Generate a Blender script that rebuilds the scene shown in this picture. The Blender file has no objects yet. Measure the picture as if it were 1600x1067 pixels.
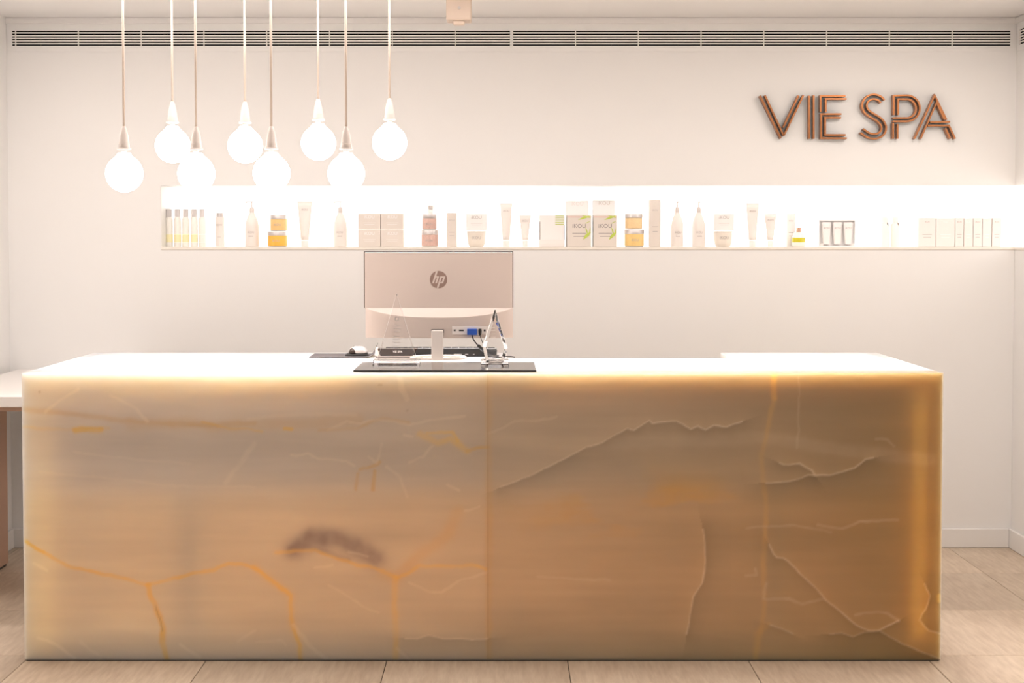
import bpy, bmesh, math, random
import numpy as np
from mathutils import Vector, Matrix
random.seed(4)
R = math.radians
sc = bpy.context.scene
col = sc.collection

# ---------------------------------------------------------------- camera
FPX, PITCH, CX, CY, EYE = 2289.0, R(2.0), 785.0, 450.0, 1.4037
cam_d = bpy.data.cameras.new('camera')
cam_d.sensor_width = 36.0
cam_d.lens = FPX * 36.0 / 1600.0
cam_d.shift_x = (800 - CX) / 1600.0
cam_d.shift_y = -(533.5 - CY) / 1600.0
cam = bpy.data.objects.new('camera', cam_d)
cam.location = (0, 0, EYE)
cam.rotation_euler = (R(90) - PITCH, 0, 0)
col.objects.link(cam)
sc.camera = cam
sc.view_settings.view_transform = 'Standard'
sc.view_settings.look = 'None'
sc.view_settings.exposure = 0.0
sc.view_settings.gamma = 1.0
sc.view_settings.use_curve_mapping = False
sc.cycles.max_bounces = 9
sc.cycles.diffuse_bounces = 4
sc.cycles.glossy_bounces = 3
sc.cycles.transmission_bounces = 8
sc.cycles.caustics_reflective = False

# ---------------------------------------------------------------- world and lamps
w = bpy.data.worlds.new('world'); sc.world = w; w.use_nodes = True
w.node_tree.nodes['Background'].inputs[0].default_value = (1.0, 0.93, 0.885, 1)
w.node_tree.nodes['Background'].inputs[1].default_value = 0.76

def area(name, loc, sx, sy, power, colr, rot=(0, 0, 0)):
    l = bpy.data.lights.new(name, 'AREA'); l.shape = 'RECTANGLE'
    l.size = sx; l.size_y = sy; l.energy = power; l.color = colr
    o = bpy.data.objects.new(name, l); o.location = loc; o.rotation_euler = rot
    col.objects.link(o); return o
WARM = (1.0, 0.92, 0.86)
area('ceiling_light_front', (0.0, 2.6, 2.36), 3.4, 0.9, 20, WARM)
area('ceiling_light_counter', (-0.3, 4.98, 2.36), 3.4, 0.4, 26, (1.0, 0.94, 0.91))
area('countertop_fill', (-0.07, 5.78, 2.355), 3.0, 0.12, 27, (1.0, 0.92, 0.88), (R(-27), 0, 0)).data.spread = R(48)  # added unseen lamp, aimed to brighten the counter top, not its front
area('ceiling_light_right', (1.86, 5.2, 2.36), 0.3, 1.2, 14, (1.0, 0.90, 0.83))
area('ceiling_light_left', (-1.9, 5.2, 2.36), 0.3, 1.2, 6, (1.0, 0.90, 0.83))
area('niche_front_fill', (0.45, 6.605, 1.629), 3.6, 0.02, 1.3, (1.0, 0.93, 0.88), (R(-25), 0, 0))  # added fill lamp that brightens the product fronts

# ---------------------------------------------------------------- materials
def lin(c): return tuple(((x / 255.0) / 12.92 if x / 255.0 <= 0.04045 else ((x / 255.0 + 0.055) / 1.055) ** 2.4) for x in c)
def mat(name, rgb, rough=0.5, metal=0.0, noise=0.0, nscale=40.0, bump=0.0, **kw):
    m = bpy.data.materials.new(name); m.use_nodes = True
    nt = m.node_tree; b = nt.nodes['Principled BSDF']
    b.inputs['Base Color'].default_value = (*rgb, 1)
    b.inputs['Roughness'].default_value = rough
    b.inputs['Metallic'].default_value = metal
    for k, v in kw.items():
        b.inputs[k.replace('_', ' ')].default_value = v
    if noise or bump:
        tc = nt.nodes.new('ShaderNodeTexCoord'); n = nt.nodes.new('ShaderNodeTexNoise')
        n.inputs['Scale'].default_value = nscale; n.inputs['Detail'].default_value = 4
        nt.links.new(tc.outputs['Object'], n.inputs['Vector'])
        if noise:
            mx = nt.nodes.new('ShaderNodeMix'); mx.data_type = 'RGBA'
            mx.inputs['A'].default_value = (*[c * (1 - noise) for c in rgb], 1)
            mx.inputs['B'].default_value = (*[min(1, c * (1 + noise)) for c in rgb], 1)
            nt.links.new(n.outputs['Fac'], mx.inputs['Factor'])
            nt.links.new(mx.outputs['Result'], b.inputs['Base Color'])
        if bump:
            bp = nt.nodes.new('ShaderNodeBump'); bp.inputs['Strength'].default_value = bump
            bp.inputs['Distance'].default_value = 0.002
            nt.links.new(n.outputs['Fac'], bp.inputs['Height'])
            nt.links.new(bp.outputs['Normal'], b.inputs['Normal'])
    return m
def emit(name, rgb, s):
    return mat(name, rgb, 0.4, Emission_Color=(*rgb, 1), Emission_Strength=s)
def glass(name, rgb=(1, 1, 1), ior=1.49, rough=0.0):
    return mat(name, rgb, rough, Transmission_Weight=1.0, IOR=ior)

M = {}
M['wall'] = mat('wall_paint', (0.86, 0.845, 0.83), 0.6, noise=0.012, nscale=3, bump=0.02)
M['ceiling'] = mat('ceiling_paint', (0.86, 0.845, 0.83), 0.7, noise=0.01, nscale=4)
M['trim'] = mat('trim_paint', (0.83, 0.81, 0.79), 0.4, noise=0.01, nscale=5)
M['grille'] = mat('grille_metal', (0.86, 0.82, 0.78), 0.4, noise=0.01)
M['dark'] = mat('slot_shade_black', (0.002, 0.0015, 0.0015), 0.9, noise=0.1, Specular_IOR_Level=0.0)
M['grout'] = mat('grout', (0.05, 0.035, 0.025), 0.9, noise=0.2, nscale=60)
M['niche'] = emit('backlit_panel', (1.0, 0.975, 0.95), 1.45)
M['niche_in'] = mat('niche_lacquer', (0.88, 0.86, 0.83), 0.4, noise=0.01)
M['shelf'] = mat('shelf_stone', (0.86, 0.80, 0.72), 0.35, noise=0.05, nscale=9)
M['copper'] = mat('brushed_copper', (0.40, 0.165, 0.070), 0.30, 1.0, noise=0.15, nscale=30)
M['copper_in'] = mat('copper_inner', (0.25, 0.11, 0.06), 0.5, 0.7, noise=0.2, nscale=30)
M['cord'] = mat('cord_fabric', (0.66, 0.56, 0.48), 0.8, noise=0.05, nscale=200)
M['porcelain'] = mat('porcelain', (0.66, 0.59, 0.55), 0.3, noise=0.02)
M['brass'] = mat('bulb_base_metal', (0.55, 0.45, 0.38), 0.35, 0.9, noise=0.1)
M['bulb'] = emit('lit_opal_glass', (1.0, 0.95, 0.92), 5.0)
M['plastic_white'] = mat('white_plastic', (0.80, 0.73, 0.69), 0.45, noise=0.01)
M['monitor_back'] = mat('monitor_back', (0.62, 0.525, 0.475), 0.38, noise=0.015, nscale=6)
M['logo'] = mat('logo_grey', (0.30, 0.20, 0.165), 0.4, 0.2, noise=0.03)
M['black'] = mat('black_plastic', (0.012, 0.010, 0.009), 0.4, noise=0.2)
M['black_gloss'] = mat('smoked_glass_sheet', (0.010, 0.005, 0.004), 0.10, noise=0.1, IOR=1.5)
M['black_matte'] = mat('black_matte_edge', (0.006, 0.005, 0.005), 0.8, noise=0.1, Specular_IOR_Level=0.05)
M['blue'] = mat('blue_plug', (0.015, 0.08, 0.42), 0.4, noise=0.1)
M['grey_cloth'] = mat('grey_mat_cloth', (0.085, 0.075, 0.075), 0.9, noise=0.25, nscale=300)
M['glass'] = glass('clear_crystal', (0.97, 0.95, 0.94), 1.49)
M['etch'] = mat('etched_frost', (0.95, 0.9, 0.87), 0.6, noise=0.02)
M['white_card'] = mat('white_card', (0.86, 0.80, 0.77), 0.55, noise=0.01)
M['card_pale'] = mat('pale_card', (0.90, 0.87, 0.85), 0.55, noise=0.01)
M['beige_card'] = mat('beige_card', (0.74, 0.67, 0.61), 0.55, noise=0.01)
M['cream_pot'] = mat('cream_ceramic', (0.82, 0.75, 0.67), 0.3, noise=0.02)
M['bottle_white'] = mat('bottle_white', (0.83, 0.77, 0.73), 0.3, noise=0.01)
M['bottle_cap'] = mat('bottle_cap', (0.62, 0.56, 0.53), 0.3, 0.3, noise=0.05)
M['silver'] = mat('silver_lid', (0.62, 0.58, 0.57), 0.34, 0.55, noise=0.05)
M['pale_silver'] = mat('pale_silver', (0.80, 0.76, 0.75), 0.35, 0.25, noise=0.05)
M['label_grey'] = mat('print_grey', (0.50, 0.45, 0.43), 0.6, noise=0.02)
M['label_dark'] = mat('print_dark', (0.28, 0.24, 0.23), 0.6, noise=0.02)
M['print_white'] = mat('print_white', (0.95, 0.93, 0.92), 0.6, noise=0.01)
M['green'] = mat('print_green', (0.50, 0.60, 0.10), 0.6, noise=0.2, nscale=90)
M['pink_print'] = mat('print_pink', (0.75, 0.45, 0.40), 0.6, noise=0.05)
M['orange'] = mat('orange_scrub', (0.95, 0.50, 0.08), 0.4, noise=0.12, nscale=120)
M['orange_pale'] = mat('apricot_scrub', (0.93, 0.60, 0.26), 0.4, noise=0.1, nscale=120)
M['peach'] = mat('peach_balm', (0.92, 0.68, 0.38), 0.4, noise=0.08, nscale=120)
M['amber'] = mat('amber_balm', (0.88, 0.62, 0.25), 0.4, noise=0.08, nscale=120)
M['pink_salt'] = mat('pink_salt', (0.68, 0.46, 0.40), 0.6, noise=0.35, nscale=260)
M['oil'] = mat('yellow_oil', (0.95, 0.88, 0.55), 0.2, noise=0.03)
M['oil_green'] = mat('green_gold_oil', (0.62, 0.55, 0.03), 0.2, noise=0.08)
M['jar_wall'] = mat('jar_wall', (0.88, 0.80, 0.72), 0.15, noise=0.02)
M['wood_side'] = mat('desk_side_veneer', (0.48, 0.30, 0.21), 0.5, noise=0.06, nscale=8)
M['desk_top'] = mat('desk_top_lacquer', (0.84, 0.80, 0.77), 0.35, noise=0.01)
M['carcass'] = mat('carcass_board', (0.62, 0.50, 0.38), 0.7, noise=0.04)
M['peach_plastic'] = mat('cream_plastic', (0.60, 0.48, 0.39), 0.5, noise=0.01)

def tile_mat():
    m = bpy.data.materials.new('stone_tile'); m.use_nodes = True
    nt = m.node_tree; b = nt.nodes['Principled BSDF']; N = nt.nodes.new; L = nt.links.new
    oi = N('ShaderNodeObjectInfo'); tc = N('ShaderNodeTexCoord')
    add = N('ShaderNodeVectorMath'); add.operation = 'ADD'
    sc2 = N('ShaderNodeVectorMath'); sc2.operation = 'SCALE'; sc2.inputs['Scale'].default_value = 17.0
    cmb = N('ShaderNodeCombineXYZ')
    for i in range(3): L(oi.outputs['Random'], cmb.inputs[i])
    L(cmb.outputs[0], sc2.inputs[0]); L(tc.outputs['Object'], add.inputs[0]); L(sc2.outputs[0], add.inputs[1])
    mp = N('ShaderNodeMapping'); mp.inputs['Scale'].default_value = (70, 9, 10); L(add.outputs[0], mp.inputs['Vector'])
    n1 = N('ShaderNodeTexNoise'); n1.inputs['Scale'].default_value = 1.0; n1.inputs['Detail'].default_value = 6; L(mp.outputs[0], n1.inputs['Vector'])
    n2 = N('ShaderNodeTexNoise'); n2.inputs['Scale'].default_value = 3.0; n2.inputs['Detail'].default_value = 4; L(add.outputs[0], n2.inputs['Vector'])
    n3 = N('ShaderNodeTexNoise'); n3.inputs['Scale'].default_value = 260.0; n3.inputs['Detail'].default_value = 3; L(add.outputs[0], n3.inputs['Vector'])
    r1 = N('ShaderNodeValToRGB'); e = r1.color_ramp.elements
    e[0].position = 0.3; e[0].color = (0.51, 0.39, 0.285, 1); e[1].position = 0.72; e[1].color = (0.72, 0.60, 0.47, 1)
    ma = N('ShaderNodeMath'); ma.operation = 'MULTIPLY_ADD'; ma.inputs[1].default_value = 0.4; L(n2.outputs['Fac'], ma.inputs[0])
    mb = N('ShaderNodeMath'); mb.operation = 'MULTIPLY'; mb.inputs[1].default_value = 0.6; L(n1.outputs['Fac'], mb.inputs[0]); L(mb.outputs[0], ma.inputs[2])
    L(ma.outputs[0], r1.inputs[0])
    hs = N('ShaderNodeHueSaturation'); vr = N('ShaderNodeMapRange'); vr.inputs['To Min'].default_value = 0.86; vr.inputs['To Max'].default_value = 1.1
    L(oi.outputs['Random'], vr.inputs['Value']); L(vr.outputs[0], hs.inputs['Value']); L(r1.outputs[0], hs.inputs['Color'])
    L(hs.outputs[0], b.inputs['Base Color']); b.inputs['Roughness'].default_value = 0.55
    bp = N('ShaderNodeBump'); bp.inputs['Strength'].default_value = 0.35; bp.inputs['Distance'].default_value = 0.002
    sm = N('ShaderNodeMath'); sm.operation = 'ADD'; L(n3.outputs['Fac'], sm.inputs[0]); L(n1.outputs['Fac'], sm.inputs[1])
    L(sm.outputs[0], bp.inputs['Height']); L(bp.outputs[0], b.inputs['Normal'])
    return m
M['tile'] = tile_mat()

def onyx_mat(name, attr):
    m = bpy.data.materials.new(name); m.use_nodes = True
    nt = m.node_tree; b = nt.nodes['Principled BSDF']; N = nt.nodes.new; L = nt.links.new
    if attr:
        a = N('ShaderNodeAttribute'); a.attribute_name = 'stone'; src = a.outputs['Color']
    else:
        tc = N('ShaderNodeTexCoord'); mp = N('ShaderNodeMapping'); mp.inputs['Scale'].default_value = (1.2, 5, 6)
        n = N('ShaderNodeTexNoise'); n.inputs['Scale'].default_value = 2.0; n.inputs['Detail'].default_value = 5
        L(tc.outputs['Object'], mp.inputs['Vector']); L(mp.outputs[0], n.inputs['Vector'])
        r = N('ShaderNodeValToRGB'); e = r.color_ramp.elements
        e[0].position = 0.3; e[0].color = (0.86, 0.78, 0.70, 1); e[1].position = 0.7; e[1].color = (0.92, 0.87, 0.81, 1)
        L(n.outputs['Fac'], r.inputs[0]); src = r.outputs[0]
    L(src, b.inputs['Base Color'])
    b.inputs['Roughness'].default_value = 0.28
    b.inputs['Specular IOR Level'].default_value = 0.35
    b.inputs['Subsurface Weight'].default_value = 1.0
    b.inputs['Subsurface Radius'].default_value = (1.0, 0.86, 0.66)
    b.inputs['Subsurface Scale'].default_value = 0.21
    return m
M['onyx'] = onyx_mat('honey_onyx', True)
M['onyx_top'] = onyx_mat('pale_onyx', False)

# ---------------------------------------------------------------- helpers
def P(u, v, Y):
    t = (CY - v) / FPX; c, s = math.cos(PITCH), math.sin(PITCH)
    dz = Y * (t * c - s) / (c + t * s); D = Y * c - dz * s
    return Vector(((u - CX) * D / FPX, Y, EYE + dz))
def bm_obj(name, bm, material, parent=None, smooth=False, loc=None):
    me = bpy.data.meshes.new(name); bm.normal_update(); bm.to_mesh(me); bm.free()
    if smooth:
        me.shade_smooth() if smooth is True else None
    for mm in (material if isinstance(material, (list, tuple)) else [material]): me.materials.append(mm)
    o = bpy.data.objects.new(name, me); col.objects.link(o)
    if parent: o.parent = parent
    if loc is not None: o.location = loc
    return o
def thing(name, label, cat, loc=(0, 0, 0), group=None):
    o = bpy.data.objects.new(name, None); o.empty_display_size = 0.05
    col.objects.link(o); o.location = loc; o['label'] = label; o['category'] = cat
    if group: o['group'] = group
    return o
def tag(o, label, cat, group=None):
    o['label'] = label; o['category'] = cat
    if group: o['group'] = group
    return o
def add_box(bm, x0, x1, y0, y1, z0, z1, bevel=0.0, seg=2):
    r = bmesh.ops.create_cube(bm, size=1.0)
    vs = r['verts']
    for v in vs:
        v.co = Vector((x0 + (v.co.x + .5) * (x1 - x0), y0 + (v.co.y + .5) * (y1 - y0), z0 + (v.co.z + .5) * (z1 - z0)))
    if bevel:
        es = list({e for v in vs for e in v.link_edges})
        bmesh.ops.bevel(bm, geom=es, offset=bevel, segments=seg, affect='EDGES', profile=0.5)
def box(name, x0, x1, y0, y1, z0, z1, material, parent=None, bevel=0.0, seg=2):
    bm = bmesh.new(); add_box(bm, x0, x1, y0, y1, z0, z1, bevel, seg)
    return bm_obj(name, bm, material, parent)
def add_lathe(bm, prof, x=0, y=0, n=28, sy=1.0):
    rings = []
    for r, z in prof:
        if r < 1e-6: rings.append([bm.verts.new((x, y, z))])
        else: rings.append([bm.verts.new((x + r * math.cos(2 * math.pi * k / n), y + sy * r * math.sin(2 * math.pi * k / n), z)) for k in range(n)])
    for a, b in zip(rings, rings[1:]):
        for k in range(n):
            k2 = (k + 1) % n
            if len(a) == 1 and len(b) > 1: bm.faces.new((a[0], b[k], b[k2]))
            elif len(b) == 1 and len(a) > 1: bm.faces.new((a[k], a[k2], b[0]))
            elif len(a) > 1: bm.faces.new((a[k], a[k2], b[k2], b[k]))
def lathe(name, prof, material, parent=None, x=0, y=0, n=28, smooth=True, sy=1.0):
    bm = bmesh.new(); add_lathe(bm, prof, x, y, n, sy)
    bmesh.ops.recalc_face_normals(bm, faces=bm.faces)
    o = bm_obj(name, bm, material, parent)
    if smooth:
        for p in o.data.polygons: p.use_smooth = True
        o.data.set_sharp_from_angle(angle=R(40))
    return o
def add_tube(bm, pts, r, n=8):
    pts = [Vector(p) for p in pts]; rings = []
    up = Vector((0, 0, 1))
    for i, p in enumerate(pts):
        d = (pts[min(i + 1, len(pts) - 1)] - pts[max(i - 1, 0)]).normalized()
        a = d.cross(up)
        if a.length < 1e-3: a = d.cross(Vector((0, 1, 0)))
        a.normalize(); b = a.cross(d)
        rr = r[i] if isinstance(r, (list, tuple)) else r
        rings.append([bm.verts.new(p + rr * (math.cos(2 * math.pi * k / n) * a + math.sin(2 * math.pi * k / n) * b)) for k in range(n)])
    for a, b in zip(rings, rings[1:]):
        for k in range(n): bm.faces.new((a[k], a[(k + 1) % n], b[(k + 1) % n], b[k]))
    bm.faces.new(rings[0][::-1]); bm.faces.new(rings[-1])
def tube(name, pts, r, material, parent=None, n=8):
    bm = bmesh.new(); add_tube(bm, pts, r, n); bmesh.ops.recalc_face_normals(bm, faces=bm.faces)
    o = bm_obj(name, bm, material, parent)
    for p in o.data.polygons: p.use_smooth = True
    return o
def add_prism(bm, pts, y0, y1):
    # polygon in the x-z plane pushed from y0 to y1
    a = [bm.verts.new((x, y0, z)) for x, z in pts]; b = [bm.verts.new((x, y1, z)) for x, z in pts]
    n = len(pts)
    bm.faces.new(a); bm.faces.new(b[::-1])
    for k in range(n): bm.faces.new((a[k], b[k], b[(k + 1) % n], a[(k + 1) % n]))
def prism(name, pts, y0, y1, material, parent=None, bevel=0.0):
    bm = bmesh.new(); add_prism(bm, pts, y0, y1); bmesh.ops.recalc_face_normals(bm, faces=bm.faces)
    if bevel: bmesh.ops.bevel(bm, geom=list(bm.edges), offset=bevel, segments=2, affect='EDGES')
    return bm_obj(name, bm, material, parent)
def text_part(name, body, x, y, z, size, material, parent, bold=0.0, sx=1.0, extr=0.0002):
    c = bpy.data.curves.new('tmp', 'FONT'); c.body = body; c.size = size; c.align_x = 'CENTER'; c.align_y = 'CENTER'
    c.extrude = extr; c.offset = bold; c.resolution_u = 3
    t = bpy.data.objects.new('tmp', c); col.objects.link(t)
    dg = bpy.context.evaluated_depsgraph_get()
    me = bpy.data.meshes.new_from_object(t.evaluated_get(dg))
    bpy.data.objects.remove(t)
    for v in me.vertices: v.co = Vector((v.co.x * sx, -v.co.z, v.co.y))
    me.materials.clear(); me.materials.append(material)
    o = bpy.data.objects.new(name, me); col.objects.link(o); o.location = (x, y, z); o.parent = parent
    return o
def struct(o): o['kind'] = 'structure'; return o

# ---------------------------------------------------------------- room shell
XL, XR, YW, ZC = -2.218, 2.301, 6.585, 2.382
YB = -0.6
NZ0, NZ1 = 1.344, 1.634      # niche opening heights (shelf underside, niche head)
NX0, ND = -1.534, 0.24       # niche left end and depth
TH = 0.3
bm = bmesh.new()
add_box(bm, XL - TH, XR + TH, YW, YW + TH + 0.1, -0.1, NZ0)
add_box(bm, XL - TH, XR + TH, YW, YW + TH + 0.1, NZ1, ZC + 0.1)
add_box(bm, XL - TH, NX0, YW, YW + TH + 0.1, NZ0, NZ1)
add_box(bm, NX0, XR + TH, YW + ND + 0.03, YW + TH + 0.1, NZ0, NZ1)
struct(bm_obj('wall_back', bm, M['wall']))
YN = YW - 1.4                # how far the niche runs forward along the right wall
bm = bmesh.new()
add_box(bm, XR, XR + TH, YB, YW - 0.0005, -0.1, NZ0)
add_box(bm, XR, XR + TH, YB, YW - 0.0005, NZ1, ZC + 0.1)
add_box(bm, XR, XR + TH, YB, YN, NZ0, NZ1)
add_box(bm, XR + ND + 0.03, XR + TH, YN, YW + ND, NZ0, NZ1)
struct(bm_obj('wall_right', bm, M['wall']))
struct(box('wall_left', XL - TH, XL, YB, YW - 0.0005, -0.1, ZC + 0.1, M['wall']))
struct(box('ceiling', XL, XR, YB, YW - 0.0005, ZC, ZC + 0.1, M['ceiling']))

floor = struct(box('floor', XL, XR, YB, YW, -0.05, -0.006, M['grout']))
TX0, TP, TY0 = -1.5825, 0.5995, 4.8752
tm = None
gx = [TX0 + TP * k for k in range(-2, 8)]; gy = [TY0 + 0.6005 * k for k in range(-9, 4)]
for i in range(len(gx) - 1):
    for j in range(len(gy) - 1):
        x0, x1 = max(gx[i] + 0.0012, XL + 0.001), min(gx[i + 1] - 0.0012, XR - 0.001)
        y0, y1 = max(gy[j] + 0.0012, YB + .001), min(gy[j + 1] - 0.0012, YW - 0.001)
        if x1 - x0 < 0.02 or y1 - y0 < 0.02: continue
        bm = bmesh.new()
        cx_, cy_ = (x0 + x1) / 2, (y0 + y1) / 2
        add_box(bm, x0 - cx_, x1 - cx_, y0 - cy_, y1 - cy_, -0.006, 0.0, 0.0012, 1)
        bm_obj('tile', bm, M['tile'], floor, loc=(cx_, cy_, 0))

# cove strip, baseboards
struct(box('trim_1', XL, XR - 0.012, YW - 0.012, YW - 0.0006, 2.355, ZC - 0.0005, M['trim'], bevel=0.002))
struct(box('trim_2', XR - 0.012, XR - 0.0006, YB, YW - 0.001, 2.355, ZC - 0.0005, M['trim'], bevel=0.002))
struct(box('baseboard_back', XL, XR - 0.014, YW - 0.014, YW - 0.0006, 0.0005, 0.087, M['trim'], bevel=0.003))
struct(box('baseboard_right', XR - 0.014, XR - 0.0006, YB, YW - 0.001, 0.0005, 0.087, M['trim'], bevel=0.003))
struct(box('baseboard_left', XL + 0.0006, XL + 0.014, YB, YW - 0.015, 0.0005, 0.087, M['trim'], bevel=0.003))

# display niche lining: backlit panel, lacquered head and end, stone shelf
ZS = 1.3585
struct(box('trim_3', NX0 + 0.004, XR + ND, YW + ND, YW + ND + 0.02, ZS, NZ1, M['niche']))
struct(box('trim_4', XR + ND, XR + ND + 0.02, YN + 0.01, YW + ND, ZS, NZ1, M['niche']))
struct(box('trim_5', NX0 + 0.0005, NX0 + 0.003, YW + 0.001, YW + ND, ZS, NZ1 - 0.0005, M['niche_in']))
bm = bmesh.new()
add_box(bm, NX0 + 0.0005, XR - 0.001, YW - 0.003, YW + ND + 0.02, NZ0 + 0.0005, ZS, 0.002, 1)
add_box(bm, XR - 0.003, XR + ND + 0.02, YN + 0.01, YW + ND + 0.02, NZ0 + 0.0005, ZS, 0.002, 1)
struct(bm_obj('trim_6', bm, M['shelf']))

# ---------------------------------------------------------------- air vents
def vent(name, label, length, start_gap, section, loc, rotz, fl=0.024, fr=0.02):
    t = thing(name, label, 'air vent', loc)
    t.rotation_euler = (0, 0, rotz)
    z0, z1 = -0.0335, 0.0335
    bm = bmesh.new()    # surround with the opening cut in it
    fx0, fx1, fz0, fz1 = -fl, length + fr, -0.06, 0.065
    add_box(bm, fx0, fx1, -0.003, -0.0005, z1, fz1); add_box(bm, fx0, fx1, -0.003, -0.0005, fz0, z0)
    add_box(bm, fx0, 0, -0.003, -0.0005, z0, z1); add_box(bm, length, fx1, -0.003, -0.0005, z0, z1)
    bm_obj('surround', bm, M['wall'], t)
    box('slot_shade', 0, length, -0.0022, -0.0006, z0, z1, M['dark'], t)  # flat near-black sheet stands in for the shade between the slats
    n = 5; pitch = (z1 - z0) / 5.55
    for k in range(n):
        zc = z0 + pitch * (k + 0.78)
        box('slat', 0, length, -0.0055, -0.0023, zc - 0.0031, zc + 0.0031, M['grille'], t, bevel=0.0008, seg=1)
    x = start_gap
    while x < length - 0.005:
        box('mullion', x - 0.002, x + 0.002, -0.0065, -0.0024, z0, z1, M['grille'], t)
        x += section
    return t
zv = (2.3236 + 2.257) / 2
XV0, XV1 = -2.191, 2.2715
XM = P(799, 60, YW)[0]
vent('air_vent', 'long white slotted air vent high on the back wall, left half above the globe lamps', XM - XV0 - 0.006, 0.016, 0.2805, (XV0, YW, zv), 0, fr=0.0045)
vent('air_vent', 'long white slotted air vent high on the back wall, right half above the copper letters', XV1 - XM - 0.006, 0.002, 0.2805, (XM + 0.004, YW, zv), 0, fl=0.0045)
vent('air_vent', 'slotted air vent on the right side wall, just past the room corner', 2.0, 0.016, 0.2805, (XR, YW - 0.036, zv), R(-90))

# ---------------------------------------------------------------- reception counter of onyx
CXL, CXR, CYF, CYM, CYB, CZ = -1.581, 1.450, 4.8036, 5.4015, 5.67, 0.956
T = 0.09
counter = thing('reception_counter', 'long backlit honey onyx reception counter with thick pale stone top', 'counter', ((CXL + CXR) / 2, 5.2, 0))
counter_off = Vector(((CXL + CXR) / 2, 5.2, 0))
XSEAM = P(762.5, 800, CYF)[0]

def vnoise(x, y, seed):
    xi = np.floor(x).astype(int); yi = np.floor(y).astype(int); xf = x - xi; yf = y - yi
    def h(a, b):
        n = (a * 374761393 + b * 668265263 + seed * 974711) & 0x7fffffff
        n = ((n ^ (n >> 13)) * 1274126177) & 0x7fffffff
        return ((n ^ (n >> 16)) & 0xffff) / 65535.0
    u = xf * xf * (3 - 2 * xf); v = yf * yf * (3 - 2 * yf)
    return (h(xi, yi) * (1 - u) + h(xi + 1, yi) * u) * (1 - v) + (h(xi, yi + 1) * (1 - u) + h(xi + 1, yi + 1) * u) * v
def fbm(x, y, seed, o=5):
    s = 0; a = 0.5
    for k in range(o): s = s + a * vnoise(x * 2 ** k, y * 2 ** k, seed + k * 7); a *= 0.5
    return s

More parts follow.
